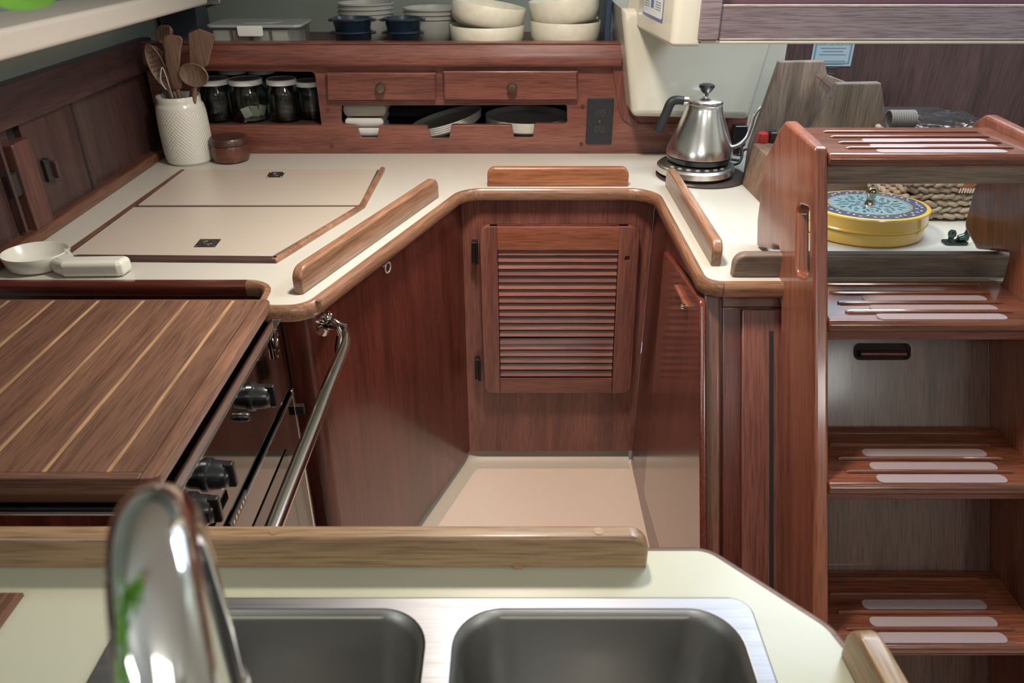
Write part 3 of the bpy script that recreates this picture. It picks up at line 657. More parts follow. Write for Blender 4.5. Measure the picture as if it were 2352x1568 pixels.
# companionway sill beam
PB = wood('weathered_purple_teak', (0.15, 0.112, 0.12), (0.27, 0.215, 0.235), 'X', 0.5, 0.25, bump=0.5)
YS = 2.93*H
cb = thing('companionway_sill', (1.3*H, YS, CZ-0.39*H), 'weathered purple-brown sill beam across the companionway above the ladder', 'beam')
zb0 = py(1700, 92, YS).z; zb1 = py(1700, 11, YS).z
box('beam', 0.668*H, 2.3*H, YS, YS+0.05, zb0, zb1, PB, cb, 0.004)
box('stile', 0.662*H, 0.735*H, YS-0.006, YS+0.05, zb0, CZ+0.3*H, PB, cb, 0.003)
box('lower_lip', 0.66*H, 2.3*H, YS+0.0, YS+0.06, zb0-0.008, zb0-0.0005, GEL, cb, 0.003)
box('worn_edge', 0.74*H, 2.3*H, YS-0.0008, YS+0.004, zb1-0.0035, zb1+0.0006, wood('worn_varnish', (0.22, 0.16, 0.16), (0.62, 0.52, 0.47), 'X', 0.6, 0.0, scale=2.5), cb, 0.0004)
box('worn_edge', 0.74*H, 2.3*H, YS-0.0006, YS+0.003, zb0+0.0005, zb0+0.003, wood('worn_varnish', (0.22, 0.16, 0.16), (0.62, 0.52, 0.47), 'X', 0.6, 0.0, scale=2.5), cb, 0.0004)
box('washboard', 0.735*H, 2.3*H, YS+0.02, YS+0.045, zb1, zb1+0.03, plain('dark_washboard', (0.10, 0.05, 0.06), 0.4), cb, 0.002)

# ================================================================ SINK COUNTER
sk = thing('sink_counter', (-0.3*H, 0.7*H, CT-0.03), 'pale cream sink counter with angled corner in the foreground', 'worktop')
so = rpoly([(-1.75*H, 0.15*H, 0), (0.60*H, 0.15*H, 0), (0.555*H, 0.70*H, 0.1*H), (0.507*H, 0.865*H, 0.06*H), (0.352*H, 1.037*H, 0.05*H), (-1.75*H, 1.037*H, 0)], 8)
sh_ = rrect(-0.60*H, 0.365*H, 0.40*H, 0.885*H, 0.05*H)
plate('worktop_slab', so, (0, 0, CT), (1, 0, 0), (0, 1, 0), 0.03, SINKC, sk, holes=[sh_], bevel=0.002)
ed = openpath([(0.60*H, 0.15*H), (0.555*H, 0.70*H, 0.1*H), (0.507*H, 0.865*H, 0.06*H), (0.352*H, 1.037*H, 0.05*H), (-1.75*H, 1.037*H)], 8)
sweep('edge_trim', ed, [(0, CT-0.028), (0, CT-0.003), (0.006, CT-0.003), (0.010, CT-0.006), (0.010, CT-0.028)], boardt('X'), sk)
bmm = boxm(-1.75*H, 0.33*H, 0.2*H, 0.98*H, 0, CT-0.26)
link('base', bmm, darkteak('Z'), sk)
box('front_panel', -1.75*H, 0.33*H, 0.96*H, 0.98*H, 0, CT-0.03, darkteak('Z'), sk)
fiddle('fiddle_rail', (-1.7*H, 0.990*H), (0.237*H, 0.990*H), 0.071*H, 0.021, goldteak('X'), sk, r=0.028, lab='golden teak fiddle rail along the back of the sink counter')
fiddle('fiddle_rail', (0.575*H, 0.30*H), (0.545*H, 0.815*H), 0.075*H, 0.022, goldteak('Y'), sk, r=0.03)
for u, v, f in ((1190, 1302, 1), (628, 1226, 0), (1375, 1222, 0)):
    if f: p = py(u, v, 0.990*H); lathe('wood_plug', [(0.005, 0), (0.005, 0.0008)], (p.x, 0.990*H, CT+0.004), goldteak('X'), sk, seg=12, axis=(0, -1, 0))
    else: p = pz(u, v, CT+0.071*H); lathe('wood_plug', [(0.005, 0), (0.005, 0.0008)], (p.x, 0.990*H+0.0105, CT+0.071*H-0.0002), goldteak('X'), sk, seg=12)
# sink
sn = thing('double_sink', (-0.12*H, 0.65*H, CT-0.25), 'brushed stainless double bowl sink', 'sink')
bA = rrect(-0.570*H, -0.138*H, 0.43*H, 0.893*H, 0.075*H, 10); bB = rrect(-0.092*H, 0.362*H, 0.43*H, 0.893*H, 0.075*H, 10)
plate('rim', rrect(-0.633*H, 0.395*H, 0.37*H, 0.921*H, 0.035*H, 8), (0, 0, CT+0.0045), (1, 0, 0), (0, 1, 0), 0.005, SINKM, sn, holes=[bA, bB], bevel=0.0022, res=3)
def bowl(x0, x1, y0, y1, nm, lab):
    bm = bmesh.new(); rings = []
    for (ins, z, r) in ((0.0, 0.0045, .075*H), (0.003, 0.001, .074*H), (0.006, -0.006, .072*H), (0.010, -0.05, .07*H), (0.016, -0.135, .07*H), (0.026, -0.158, .065*H), (0.045, -0.17, .05*H), (0.09, -0.174, 0.02*H)):
        rings.append([bm.verts.new((p[0], p[1], CT+z)) for p in rrect(x0+ins, x1-ins, y0+ins, y1-ins, r, 10)])
    n = len(rings[0])
    for a, b in zip(rings, rings[1:]):
        for k in range(n): bm.faces.new((a[k], a[(k+1) % n], b[(k+1) % n], b[k]))
    bm.faces.new(rings[-1]); me = mk(bm); me.flip_normals()
    o = link(nm, me, BOWLS, sn, ang=60)
    cx, cy = (x0+x1)/2, (y0+y1)/2
    lathe('drain', [(0.042, 0), (0.040, 0.003), (0.030, 0.001), (0, 0.0)], (cx, cy, CT-0.1745), CHROME, o, seg=24)
bowl(-0.570*H, -0.138*H, 0.43*H, 0.893*H, 'bowl', 1); bowl(-0.092*H, 0.362*H, 0.43*H, 0.893*H, 'bowl', 2)
# faucet
fa = thing('faucet', (-0.15*H, 0.22*H, CT), 'chrome gooseneck faucet arching close over the sink', 'faucet')
Z0 = CT+0.60*H
r0 = 0.0135
A_ = Vector((-0.163*H, 0.235*H, 0)); D_ = Vector((-0.229*H, 0.39*H, 0))
cen = (A_+D_)/2; hv = (D_-A_)/2; R_ = hv.length; hu = hv.normalized()
path = [Vector((A_.x+0.02*H, A_.y, CT+0.01)), Vector((A_.x+0.013*H, A_.y, CT+0.2*H)), Vector((A_.x+0.006*H, A_.y, CT+0.4*H))]
for k in range(0, 25):
    t = math.pi*k/24; q = cen-hu*(R_*math.cos(t)); path.append(Vector((q.x, q.y, Z0+R_*1.15*math.sin(t))))
path += [Vector((D_.x, D_.y, Z0-0.05*H)), Vector((D_.x, D_.y, Z0-0.12*H))]
tube('neck', path, r0, CHROME, fa, 32, ang=60)
lathe('spout_head', [(0.0145, 0), (0.0152, 0.004), (0.0152, 0.085), (0.0145, 0.088)], (D_.x, D_.y, Z0-0.12*H-0.085), CHROME, fa)
lathe('base_collar', [(0.032, 0), (0.031, 0.008), (0.020, 0.02), (0.017, 0.06), (0.0145, 0.065)], (A_.x+0.019*H, A_.y, CT), CHROME, fa)
tube('lever', [(A_.x+0.015, A_.y, CT+0.05), (A_.x+0.06, A_.y-0.01, CT+0.075)], [0.007, 0.005], CHROME, fa)
# framed hatch at left
th = thing('teak_framed_hatch', (-1.1*H, 0.7*H, CT), 'teak framed hatch in the sink counter at the left edge', 'hatch')
hx, hy = -0.822*H, 0.930*H
ho_ = [(-1.6*H, 0.45*H), (hx, 0.45*H), (hx, hy), (-1.6*H, hy)]; hi_ = [(-1.57*H, 0.48*H), (hx-0.035*H, 0.48*H), (hx-0.035*H, hy-0.03*H), (-1.57*H, hy-0.03*H)]
plate('frame', ho_, (0, 0, CT+0.005), (1, 0, 0), (0, 1, 0), 0.006, boardt('Y'), th, holes=[hi_[::-1]], bevel=0.0015)
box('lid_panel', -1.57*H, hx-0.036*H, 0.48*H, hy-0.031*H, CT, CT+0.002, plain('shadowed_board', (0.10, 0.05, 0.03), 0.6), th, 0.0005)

# ================================================================ STOVE
st = thing('gimballed_stove', (-1.15*H, 1.55*H, 0.15), 'stainless marine stove with black knobs under the teak board', 'stove')
XP = -0.672*H; ZP = CZ-1.02*H; YN, YF = 1.16*H, 1.985*H
BDX, BDZ = -0.703*H, CZ-0.972*H
box('body', -1.62*H, XP-0.012, YN, YF, 0.20, ZP-0.045, plain('stove_black', (0.015, 0.015, 0.015), 0.35), st, 0.003)
def xplate(name, y0, y1, z0, z1, x, thick, mat, parent, holes=(), bevel=0.002, r=0.003):
    return plate(name, rpoly([(-y1, z0, r), (-y0, z0, r), (-y0, z1, r), (-y1, z1, r)]), (x, 0, 0), (0, -1, 0), (0, 0, 1), thick, mat, parent, holes=holes, bevel=bevel) 
def xbox(name, y0, y1, z0, z1, x0, x1, mat, parent, bevel=0.0015): return box(name, x0, x1, y0, y1, z0, z1, mat, parent, bevel)
ZQ = CZ-1.245*H
cp_ = xbox('control_panel', YN, YF, ZQ, ZP, XP-0.012, XP, BLKSTEEL, st)
xbox('panel_lip', YN, YF, ZP-0.002, ZP+0.0015, XP-0.016, XP+0.001, CHROME, cp_, 0.0007)
xbox('near_edge', -1.62*H, 0, 0, 0, 0, 0, CHROME, st) if False else None
box('side_rim', -1.62*H, XP-0.002, YN-0.002, YN+0.004, ZP-0.022, ZP-0.002, CHROME, st, 0.001)
box('side_rim', -1.62*H, XP-0.002, YF-0.004, YF+0.002, ZP-0.05, ZP-0.002, CHROME, st, 0.001)
box('near_side', -1.62*H, XP-0.002, YN-0.003, YN, 0.20, ZP-0.022, plain('stove_black', (0.015, 0.015, 0.015), 0.35), st, 0.001)
for y in [YN+0.03+0.028*i for i in range(16)]:
    tube('grate_bar', [(-1.5*H, y, ZP-0.022), (XP-0.014, y, ZP-0.022), (XP-0.014, y, ZP-0.043)], 0.0035, BLACK, st, 6)
def knob(y, z, r):
    k = lathe('knob', [(r*1.2, 0), (r*1.2, 0.004), (r*1.05, 0.006), (r*1.0, 0.020), (r*0.88, 0.026), (r*0.6, 0.029), (0, 0.030)], (XP, y, z), BLACK, cp_, seg=28, axis=(1, 0, 0))
    box('grip', XP+0.022, XP+0.036, y-0.005, y+0.005, z-r*0.95, z+r*1.1, BLACK, k, 0.003)
for (u, v) in ((607, 910), (510, 1090), (475, 1170)):
    p = px(u, v, XP+0.018); knob(p.y, p.z, 0.0185)
p = px(566, 957, XP+0.008); lathe('igniter_button', [(0.007, 0), (0.007, 0.01), (0.005, 0.013), (0, 0.014)], (XP, p.y, p.z), BLACK, cp_, seg=16, axis=(1, 0, 0))
p = px(632, 790, XP+0.003)
tube('latch_loop', [(XP+0.003, p.y-0.012, p.z+0.02), (XP+0.003, p.y-0.012, p.z-0.02), (XP+0.003, p.y+0.004, p.z-0.026), (XP+0.003, p.y+0.012, p.z+0.02)], 0.0025, CHROME, cp_, 8)
# oven door
od = xbox('oven_door', YN+0.006, YF-0.012, 0.26, ZQ-0.008, XP-0.018, XP+0.004, BLKSTEEL, st)
xbox('door_top_trim', YN+0.006, YF-0.012, ZQ-0.010, ZQ-0.007, XP, XP+0.007, CHROME, od, 0.001)
xbox('door_glass', YN+0.07, YF-0.09, 0.33, ZQ-0.07, XP+0.004, XP+0.006, plain('oven_glass', (0.09, 0.09, 0.085), 0.04, metal=1), od, 0.0008)
xbox('front_edge', YF-0.010, YF, 0.22, ZQ-0.004, XP-0.012, XP+0.004, CHROME, st, 0.002)
p = px(548, 1172, XP+0.014)
np_ = xbox('nameplate', p.y-0.035, p.y+0.035, p.z-0.008, p.z+0.008, XP+0.012, XP+0.015, BLACK, od, 0.0008)
bracket = box('support_arm', XP, facex(2.0*H)+0.01, YF-0.006, YF+0.004, px(650, 1015, XP).z, px(650, 985, XP).z, plain('bracket_black', (0.03, 0.026, 0.024), 0.4, metal=0.5), st, 0.001)
# text on the nameplate is too small to read: raised pale strokes
for k in range(6):
    xbox('plate_mark', p.y-0.026+k*0.010, p.y-0.020+k*0.010, p.z-0.003, p.z+0.003, XP+0.0148, XP+0.0155, STEELR, np_, 0)
# teak board on top of the stove
cbd = thing('stovetop_board', (-1.1*H, 1.6*H, BDZ-0.024), 'teak cutting board with pale inlay strips covering the stove', 'cutting board')
Y0b, Y1b = 1.205*H, 2.025*H
t_b = 0.017
bx1 = BDX; inl = [(199.5, 1119.5), (47.7, 1115)]
xi = []
for (ua, va) in ((535.6, 690), (433.7, 688.8), (333, 686.6)):
    xi.append(pz(ua, va, BDZ).x)
dx = (xi[0]-xi[2])/2
xs_ = [xi[0]-dx*k for k in range(9)]; iw = 0.0028
edges_ = [bx1-0.022]+xs_
for k in range(9):
    xa = xs_[k]+iw; xb = (bx1-0.0225) if k == 0 else xs_[k-1]-iw
    if xa < -1.62*H: break
    box('plank', xa, xb, Y0b+0.012, Y1b-0.006, BDZ-t_b, BDZ, boardt('Y'), cbd, 0.0003, seg=1)
    box('inlay_strip', xs_[k]-iw+0.0002, xs_[k]+iw-0.0002, Y0b+0.012, Y1b-0.006, BDZ-t_b, BDZ+0.0001, wood('maple_inlay', (0.36, 0.20, 0.10), (0.56, 0.36, 0.19), 'Y', 0.5, 0.0), cbd, 0)
XLB = -1.62*H
rp = rpoly([(bx1-0.022, Y0b, 0), (bx1, Y0b, 0.012), (bx1, Y1b, 0.015), (bx1-0.022, Y1b, 0)])
plate('edge_plank', rp, (0, 0, BDZ), (1, 0, 0), (0, 1, 0), t_b, wood('board_edge_teak', (0.12, 0.055, 0.034), (0.28, 0.14, 0.088), 'Y', 0.5, 0.05, scale=1.5), cbd, bevel=0.002)
box('end_lip', XLB, bx1-0.022, Y0b, Y0b+0.0125, BDZ-t_b-0.008, BDZ, boardt('X'), cbd, 0.002)
box('end_lip', XLB, bx1-0.022, Y1b-0.006, Y1b, BDZ-t_b, BDZ, boardt('X'), cbd, 0.002)
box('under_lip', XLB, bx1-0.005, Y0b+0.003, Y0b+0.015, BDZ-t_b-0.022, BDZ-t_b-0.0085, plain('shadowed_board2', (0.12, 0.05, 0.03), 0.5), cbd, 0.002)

# ================================================================ SAFETY RAIL
zr = CZ-1.13*H; xr_ = -0.505*H
fl = onface(744, 742)
gr = thing('safety_rail', (xr_, 1.6*H, zr-0.02), 'polished steel safety rail across the front of the stove', 'rail')
pathr = [fl+fn*0.004, fl+fn*0.03, Vector((xr_-0.012, 2.12*H, zr)), Vector((xr_, 2.02*H, zr)), Vector((xr_, 1.8*H, zr)), Vector((xr_, 1.4*H, zr)), Vector((xr_, 0.985*H, zr))]
tube('tube', smoothpath(pathr, 10), 0.0112, STEELR, gr, 24, ang=60)
lathe('flange', [(0.024, 0), (0.024, 0.004), (0.014, 0.007), (0.013, 0.016)], fl, CHROME, gr, axis=fn)
for d in (-0.02, 0.02):
    q_ = fl+fd*d*0.8+Vector((0, 0, 0.008))+fn*0.02
    lathe('set_screw', [(0.004, 0), (0.004, 0.006), (0.002, 0.008)], fl+Vector((0, 0, 0.012))+fn*0.012+fd*d*0.3, CHROME, gr, seg=10)
hp_ = pathr[2]
tube('snap_hook', smoothpath([hp_+Vector((-0.012, 0.0, -0.008)), hp_+Vector((-0.018, -0.004, -0.04)), hp_+Vector((-0.008, -0.01, -0.052)), hp_+Vector((0.0, -0.012, -0.035)), hp_+Vector((-0.004, -0.008, -0.008))], 6), 0.0022, CHROME, gr, 8)
tube('wing_lever', smoothpath([hp_+Vector((-0.03, 0.01, 0.012)), hp_+Vector((-0.018, 0.004, 0.022)), hp_+Vector((-0.004, -0.002, 0.016)), hp_+Vector((0.008, -0.004, 0.014))], 6), 0.0035, CHROME, gr, 8)

# ================================================================ LOOSE THINGS
def xf(me, pivot, rx=0, ry=0, rz=0, s=(1, 1, 1)):
    pv = Vector(pivot); M = Matrix.Translation(pv) @ Euler((rx, ry, rz)).to_matrix().to_4x4() @ Matrix.Diagonal((*s, 1)) @ Matrix.Translation(-pv)
    me.transform(M); return me
def rad(pxw, y, z): return pxw/F*(y*CS+(CZ-z)*SN)
def joinm(ms):
    bm = bmesh.new()
    for m in ms: bm.from_mesh(m)
    me = bpy.data.meshes.new('m'); bm.to_mesh(me); bm.free(); return me

# ---- kettle
yk = 3.355*H; xk = py(1600, 400, yk).x; 
mat_ = lathe('kettle_mat', [(0.115, 0), (0.115, 0.003), (0.112, 0.0045), (0, 0.0045)], (xk+0.010, yk-0.005, CT+0.0006), plain('mat_brown', (0.035, 0.02, 0.016), 0.5), seg=48)
tag(mat_, 'round dark brown mat under the kettle base', 'mat')
zb = CT+0.0052
kb = thing('kettle_power_stand', (xk, yk, zb), 'round steel power stand with oval buttons under the kettle', 'kettle stand')
xb_ = xk-0.006
lathe('foot', [(0.090, 0), (0.090, 0.006), (0, 0.006)], (xb_, yk, zb), BLACK, kb, seg=48)
lathe('base_body', [(0.095, 0.005), (0.0985, 0.008), (0.0975, 0.021), (0.092, 0.026), (0.076, 0.032), (0.060, 0.034), (0, 0.034)], (xb_, yk, zb), KETM, kb, seg=48)
lathe('button_ring', [(0.0915, 0.0265), (0.0765, 0.0326), (0.074, 0.030)], (xb_, yk, zb), plain('button_panel', (0.09, 0.085, 0.08), 0.3, metal=0.7), kb, seg=48, cap=False)
for k in range(7):
    a_ = math.radians(215+k*15.5); rr_ = 0.084
    me = lathem([(0.0058, 0), (0.005, 0.0012), (0, 0.0012)], (0, 0, 0), 16); me.transform(Matrix.Translation((xb_+rr_*math.cos(a_), yk+rr_*math.sin(a_), zb+0.0295)) @ Euler((math.radians(24)*0+0, 0, a_)).to_matrix().to_4x4() @ Euler((0, math.radians(24), 0)).to_matrix().to_4x4() @ Matrix.Diagonal((0.7, 1.1, 1, 1)))
    link('button', me, plain('button_grey', (0.30, 0.29, 0.27), 0.35, metal=0.3), kb)
kt = thing('gooseneck_kettle', (xk, yk, zb+0.034), 'brushed steel gooseneck kettle with black handle and knob', 'kettle')
z0 = zb+0.0345
lathe('black_foot', [(0.075, 0), (0.080, 0.003), (0.082, 0.014), (0.078, 0.015)], (xk, yk, z0), BLACK, kt, seg=48)
lathe('body', [(0.079, 0.0152), (0.0835, 0.017), (0.0825, 0.027), (0.078, 0.042), (0.068, 0.067), (0.058, 0.092), (0.050, 0.113), (0.0455, 0.130), (0.044, 0.139), (0.043, 0.140)], (xk, yk, z0), KETM, kt, seg=64, ang=50)
lathe('lid', [(0.0435, 0.1405), (0.0445, 0.142), (0.044, 0.148), (0.040, 0.152), (0.018, 0.156), (0, 0.157)], (xk, yk, z0), KETM, kt, seg=48)
lathe('lid_stem', [(0.0065, 0.156), (0.0065, 0.169)], (xk, yk, z0), CHROME, kt, seg=20)
lathe('lid_knob', [(0.009, 0.166), (0.012, 0.169), (0.0195, 0.180), (0.0185, 0.185), (0.012, 0.1875), (0, 0.188)], (xk, yk, z0), BLACK, kt, seg=28)
hz = z0+0.152
def kp(u, v): p = py(u, v, yk-0.004); return Vector((p.x, p.y, p.z))
tube('handle_socket', [Vector((xk-0.042, yk, kp(1570, 232).z)), Vector((xk-0.058, yk, kp(1570, 232).z))], 0.0105, CHROME, kt, 20)
hpth = smoothpath([kp(1568, 232), kp(1548, 231), kp(1538, 236), kp(1530, 252), kp(1519, 280), kp(1510, 304)], 6)
hpth = smoothpath([kp(1570, 231), kp(1552, 230), kp(1540, 237), kp(1530, 260), kp(1519, 284), kp(1509, 305)], 6)
tube('handle', hpth, [0.0100+0.0016*math.sin(i/len(hpth)*3.1) for i in range(len(hpth)-1)]+[0.007], plain('handle_rubber', (0.016, 0.019, 0.022), 0.45), kt, 16, ang=60)
tube('spout', smoothpath([kp(1660, 342), kp(1675, 339), kp(1694, 334), kp(1713, 318), kp(1724, 293), kp(1732, 266), kp(1745, 249), kp(1757, 243)], 6), [0.0058 - 0.0018*i/42 for i in range(43)], KETM, kt, 14, ang=60)
cd = tube('power_cord', smoothpath([(xk+0.08, yk+0.02, zb+0.012), (xk+0.115, yk+0.03, zb+0.02), (xk+0.125, yk+0.06, zb+0.045), (xk+0.10, yk+0.09, zb+0.05), (xk+0.075, yk+0.095, zb+0.02), (xk+0.10, yk+0.115, zb+0.006), (xk+0.14, yk+0.10, zb+0.004)], 8), 0.0035, BLACK, None, 8)
tag(cd, 'black power cord looped on the worktop behind the kettle', 'cord')
c2 = thing('plug_adapter', (py(1690, 300, YB+0.02).x, YB, CT+0.07), 'black plug adapter on the wall behind the kettle', 'adapter')
pa = py(1690, 302, YB+0.02)
box('adapter_body', pa.x-0.020, pa.x+0.018, YB-0.032, YB-0.002, pa.z-0.030, pa.z+0.028, BLACK, c2, 0.005)
tube('adapter_cord', smoothpath([(pa.x, YB-0.02, pa.z-0.028), (pa.x+0.004, YB-0.025, pa.z-0.06), (pa.x+0.02, YB-0.03, CT+0.02), (pa.x+0.04, YB-0.05, CT+0.006)], 6), 0.003, BLACK, c2, 8)

# ---- crock with utensils
yc_ = 3.585*H; xc_ = py(431, 330, yc_).x; Rc = 0.063; hc_ = 0.175
bm = bmesh.new(); NS, NZ = 252, 130; rings = []
for j in range(NZ+1):
    t = j/NZ; z = 0.006+t*(hc_-0.030); ring = []
    base = Rc*(0.93+0.09*math.sin(math.pi*min(1, t*1.0))**0.6*0.6+0.012)
    for k in range(NS):
        a_ = 2*math.pi*k/NS; u_ = a_*84/(2*math.pi); v_ = z/0.0050
        d_ = max(0, math.cos(math.pi*(u_+v_)/1)*0+math.cos(math.pi*(round(0)+u_))*math.cos(math.pi*v_))
        r_ = base+0.0016*(d_**0.7 if d_ > 0 else 0)*min(1, 8*t, 8*(1-t)+0.0)
        ring.append(bm.verts.new((xc_+r_*math.cos(a_), yc_+r_*math.sin(a_), CT+z)))
    rings.append(ring)
def addring(r, z): rings.append([bm.verts.new((xc_+r*math.cos(2*math.pi*k/NS), yc_+r*math.sin(2*math.pi*k/NS), CT+z)) for k in range(NS)])
for r_, z in ((0.056, hc_-0.020), (0.055, hc_-0.014), (0.0555, hc_-0.002), (0.054, hc_), (0.050, hc_-0.001), (0.049, 0.012), (0.02, 0.010)): addring(r_, z)
low = [bm.verts.new((xc_+0.055*math.cos(2*math.pi*k/NS), yc_+0.055*math.sin(2*math.pi*k/NS), CT+0.0005)) for k in range(NS)]
rings = [low]+rings
for a, b in zip(rings, rings[1:]):
    for k in range(NS): bm.faces.new((a[k], a[(k+1) % NS], b[(k+1) % NS], b[k]))
bm.faces.new(rings[0]); bm.faces.new(rings[-1])
cr = link('utensil_crock', mk(bm), CERAM, None, ang=70); tag(cr, 'white dimpled ceramic crock holding wooden utensils', 'crock')
def utensil(name, outline, yy, label, thick=0.007, foot=(0, 0), r=0.006, at=None, ry=0):
    """head outline in photo pixels on the plane y = yy; a round handle runs down into the crock"""
    pts = [py(u, v, yy) for u, v in outline]; loc = (xc_, yy, CT+0.02)
    t = thing(name, (xc_+foot[0], yc_+foot[1], CT+0.014), label, 'utensil', 'wooden utensils in the crock')
    plate('head', rpoly([(p.x, p.z, r) for p in pts]), (0, yy, 0), (1, 0, 0), (0, 0, 1), thick, UTW(), t, bevel=thick*0.4, res=3)
    a_ = py(*at, yy+thick/2); tube('handle', [a_, Vector((xc_+foot[0], yc_+foot[1], CT+0.016))], [0.0062, 0.0055], UTW(), t, 12)
    return t
utensil('wooden_turner', [(432, 76), (457, 66), (494, 80), (477, 150), (462, 160), (436, 158)], yc_-0.010, 'broad wooden turner standing rightmost in the crock', 0.006, (-0.02, 0.01), 0.006, (448, 157))
utensil('wooden_spatula', [(373, 86), (388, 79), (420, 84), (414, 120), (411, 165), (419, 206), (398, 206), (380, 150)], yc_-0.022, 'curved wooden spatula with ridged grain at the front of the crock', 0.009, (0.01, 0.0), 0.01, (408, 204))
utensil('wooden_paddle', [(328, 110), (352, 103), (372, 120), (368, 180), (350, 165)], yc_+0.012, 'dark wooden paddle at the far left of the crock', 0.006, (0.02, 0.01), 0.008, (362, 178))
utensil('wooden_fork', [(354, 72), (366, 57), (388, 58), (396, 70), (392, 95), (376, 104), (358, 96)], yc_+0.022, 'tall ridged wooden spoon fork at the back of the crock', 0.009, (0.01, 0.02), 0.008, (376, 100))
for k in range(4):
    p0 = py(372+6*k, 64, yc_+0.020); p1 = py(372+6*k, 88, yc_+0.020)
    fk = bpy.data.objects['wooden_fork']
    tube('tine', [p0, p1], 0.0022, UTW(), fk, 8)
def spoon(name, u, v, w, h, yy, label, tilt, foot, holes=False):
    c = py(u, v, yy); t = thing(name, (xc_+foot[0], yc_+foot[1], CT+0.014), label, 'utensil', 'wooden utensils in the crock')
    rw = rad(w/2, yy, c.z); rh = rad(h/2, yy, c.z)/0.93
    prof = [(0, -0.006), (0.5, -0.0052), (0.85, -0.002), (1.0, 0.003), (0.93, 0.0045), (0.7, 0.001), (0.35, -0.0015), (0, -0.002)]
    me = lathem([(r*1.0, z) for r, z in prof], (0, 0, 0), 32, cap=False)
    me.transform(Matrix.Translation(c) @ Euler((0, tilt, 0)).to_matrix().to_4x4() @ Euler((math.radians(90), 0, 0)).to_matrix().to_4x4() @ Matrix.Diagonal((rw, rh, 1.3, 1)))
    link('bowl', me, UTW(), t)
    if holes:
        for i in range(-2, 3):
            for j in range(-3, 4):
                if (i/2.6)**2+(j/3.8)**2 < 0.8:
                    q = Vector((i*rw*0.3+(j % 2)*rw*0.12, -0.0035-0.002*((i/2.6)**2+(j/3.8)**2), j*rh*0.2)); q = Euler((0, tilt, 0)).to_matrix() @ q
                    lathe('drain_hole', [(0.0017, 0), (0.0017, 0.001)], c+q, DARK, t, seg=8, axis=(0, -1, 0))
    b_ = Euler((0, tilt, 0)).to_matrix() @ Vector((0, 0.004, -rh*0.9))
    tube('handle', [c+b_, Vector((xc_+foot[0], yc_+foot[1], CT+0.016))], [0.0065, 0.0055], UTW(), t, 12)
spoon('wooden_spoon', 446, 172, 68, 50, yc_-0.028, 'wooden spoon with wide shallow bowl in front in the crock', math.radians(8), (0.0, -0.01))
spoon('slotted_spoon', 361, 150, 38, 92, yc_-0.012, 'perforated wooden spoon leaning left in the crock', math.radians(-14), (0.022, 0.005), True)
wl = tube('wire_whisk', smoothpath([py(382, 206, yc_-0.030), py(371, 190, yc_-0.030), py(369, 170, yc_-0.030), py(375, 158, yc_-0.030), Vector((xc_-0.01, yc_-0.01, CT+0.17)), Vector((xc_, yc_, CT+0.05))], 8), 0.0014, plain('white_wire', (0.65, 0.62, 0.58), 0.3), None, 6)
tag(wl, 'thin white wire loop among the wooden utensils', 'whisk')
# ---- wooden salt pot
yw = 3.592*H; xw = py(530, 350, yw).x
wp = thing('wooden_pot', (xw, yw, CT), 'small round dark wooden pot with swivel lid on worktop', 'pot')
wm = wood('acacia', (0.075, 0.022, 0.014), (0.17, 0.060, 0.038), 'X', 0.35, 0.3)
lathe('pot_body', [(0.038, 0.0003), (0.046, 0.004), (0.050, 0.014), (0.050, 0.040), (0.048, 0.046), (0.0, 0.046)], (xw, yw, CT), wm, wp, seg=40)
lathe('pot_lid', [(0.047, 0.0465), (0.0505, 0.048), (0.0505, 0.060), (0.047, 0.065), (0.0, 0.066)], (xw, yw, CT), wood('acacia_lid', (0.045, 0.018, 0.013), (0.10, 0.042, 0.028), 'X', 0.4, 0.2), wp, seg=40)

# ---- jars behind the opening
def jar(x, y, r, hh, label):
    t = thing('glass_jar', (x, y, jz), label, 'jar', 'glass jars with white lids in the shelf opening')
    pr = [(r*0.82, 0.0), (r*0.95, 0.004), (r, 0.014), (r, hh*0.66), (r*0.96, hh*0.74), (r*0.80, hh*0.83), (r*0.78, hh*0.86), (r*0.78, hh*0.97), (r*0.75, hh*0.97), (r*0.75, hh*0.86), (r*0.77, hh*0.83), (r*0.92, hh*0.74), (r*0.955, hh*0.66), (r*0.955, 0.016), (r*0.88, 0.007), (0, 0.006)]
    me = lathem(pr+[], (x, y, jz), 32, cap=False)
    bm = bmesh.new(); bm.from_mesh(me); vs_ = [v for v in bm.verts if abs(v.co.z-jz) < 1e-6]; bm.faces.new(sorted(vs_, key=lambda v: math.atan2(v.co.y-y, v.co.x-x))); bmesh.ops.recalc_face_normals(bm, faces=bm.faces); bm.to_mesh(me); bm.free()
    link('glass', me, GLASS, t, ang=60)
    l = lathe('lid', [(r*0.84, hh*0.88), (r*0.86, hh*0.885), (r*0.86, hh*0.995), (r*0.82, hh*1.01), (r*0.80, hh*1.0), (0, hh*1.0)], (x, y, jz), WHITEP, t, seg=40)
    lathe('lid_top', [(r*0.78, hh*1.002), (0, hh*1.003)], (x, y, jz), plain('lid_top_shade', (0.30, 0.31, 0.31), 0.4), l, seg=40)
    return t
jf = YB+0.074
def jx(u, y): return py(u, 220, y).x
ztl = lambda v, y: py(600, v, y).z-jz
jar(jx(495, jf), jf, 0.051, 0.112, 'front glass jar half hidden behind the crock')
jar(jx(569, jf), jf, 0.053, 0.112, 'largest front glass jar with papers inside it')
jar(jx(651, jf), jf, 0.048, 0.112, 'front glass jar with embossed side, third along the opening')
jar(jx(712, jf+.02), jf+0.025, 0.044, 0.102, 'short glass jar at the right end of the opening')
jar(jx(543, jf+.1), jf+0.105, 0.046, 0.125, 'rear glass jar between the two front left jars')
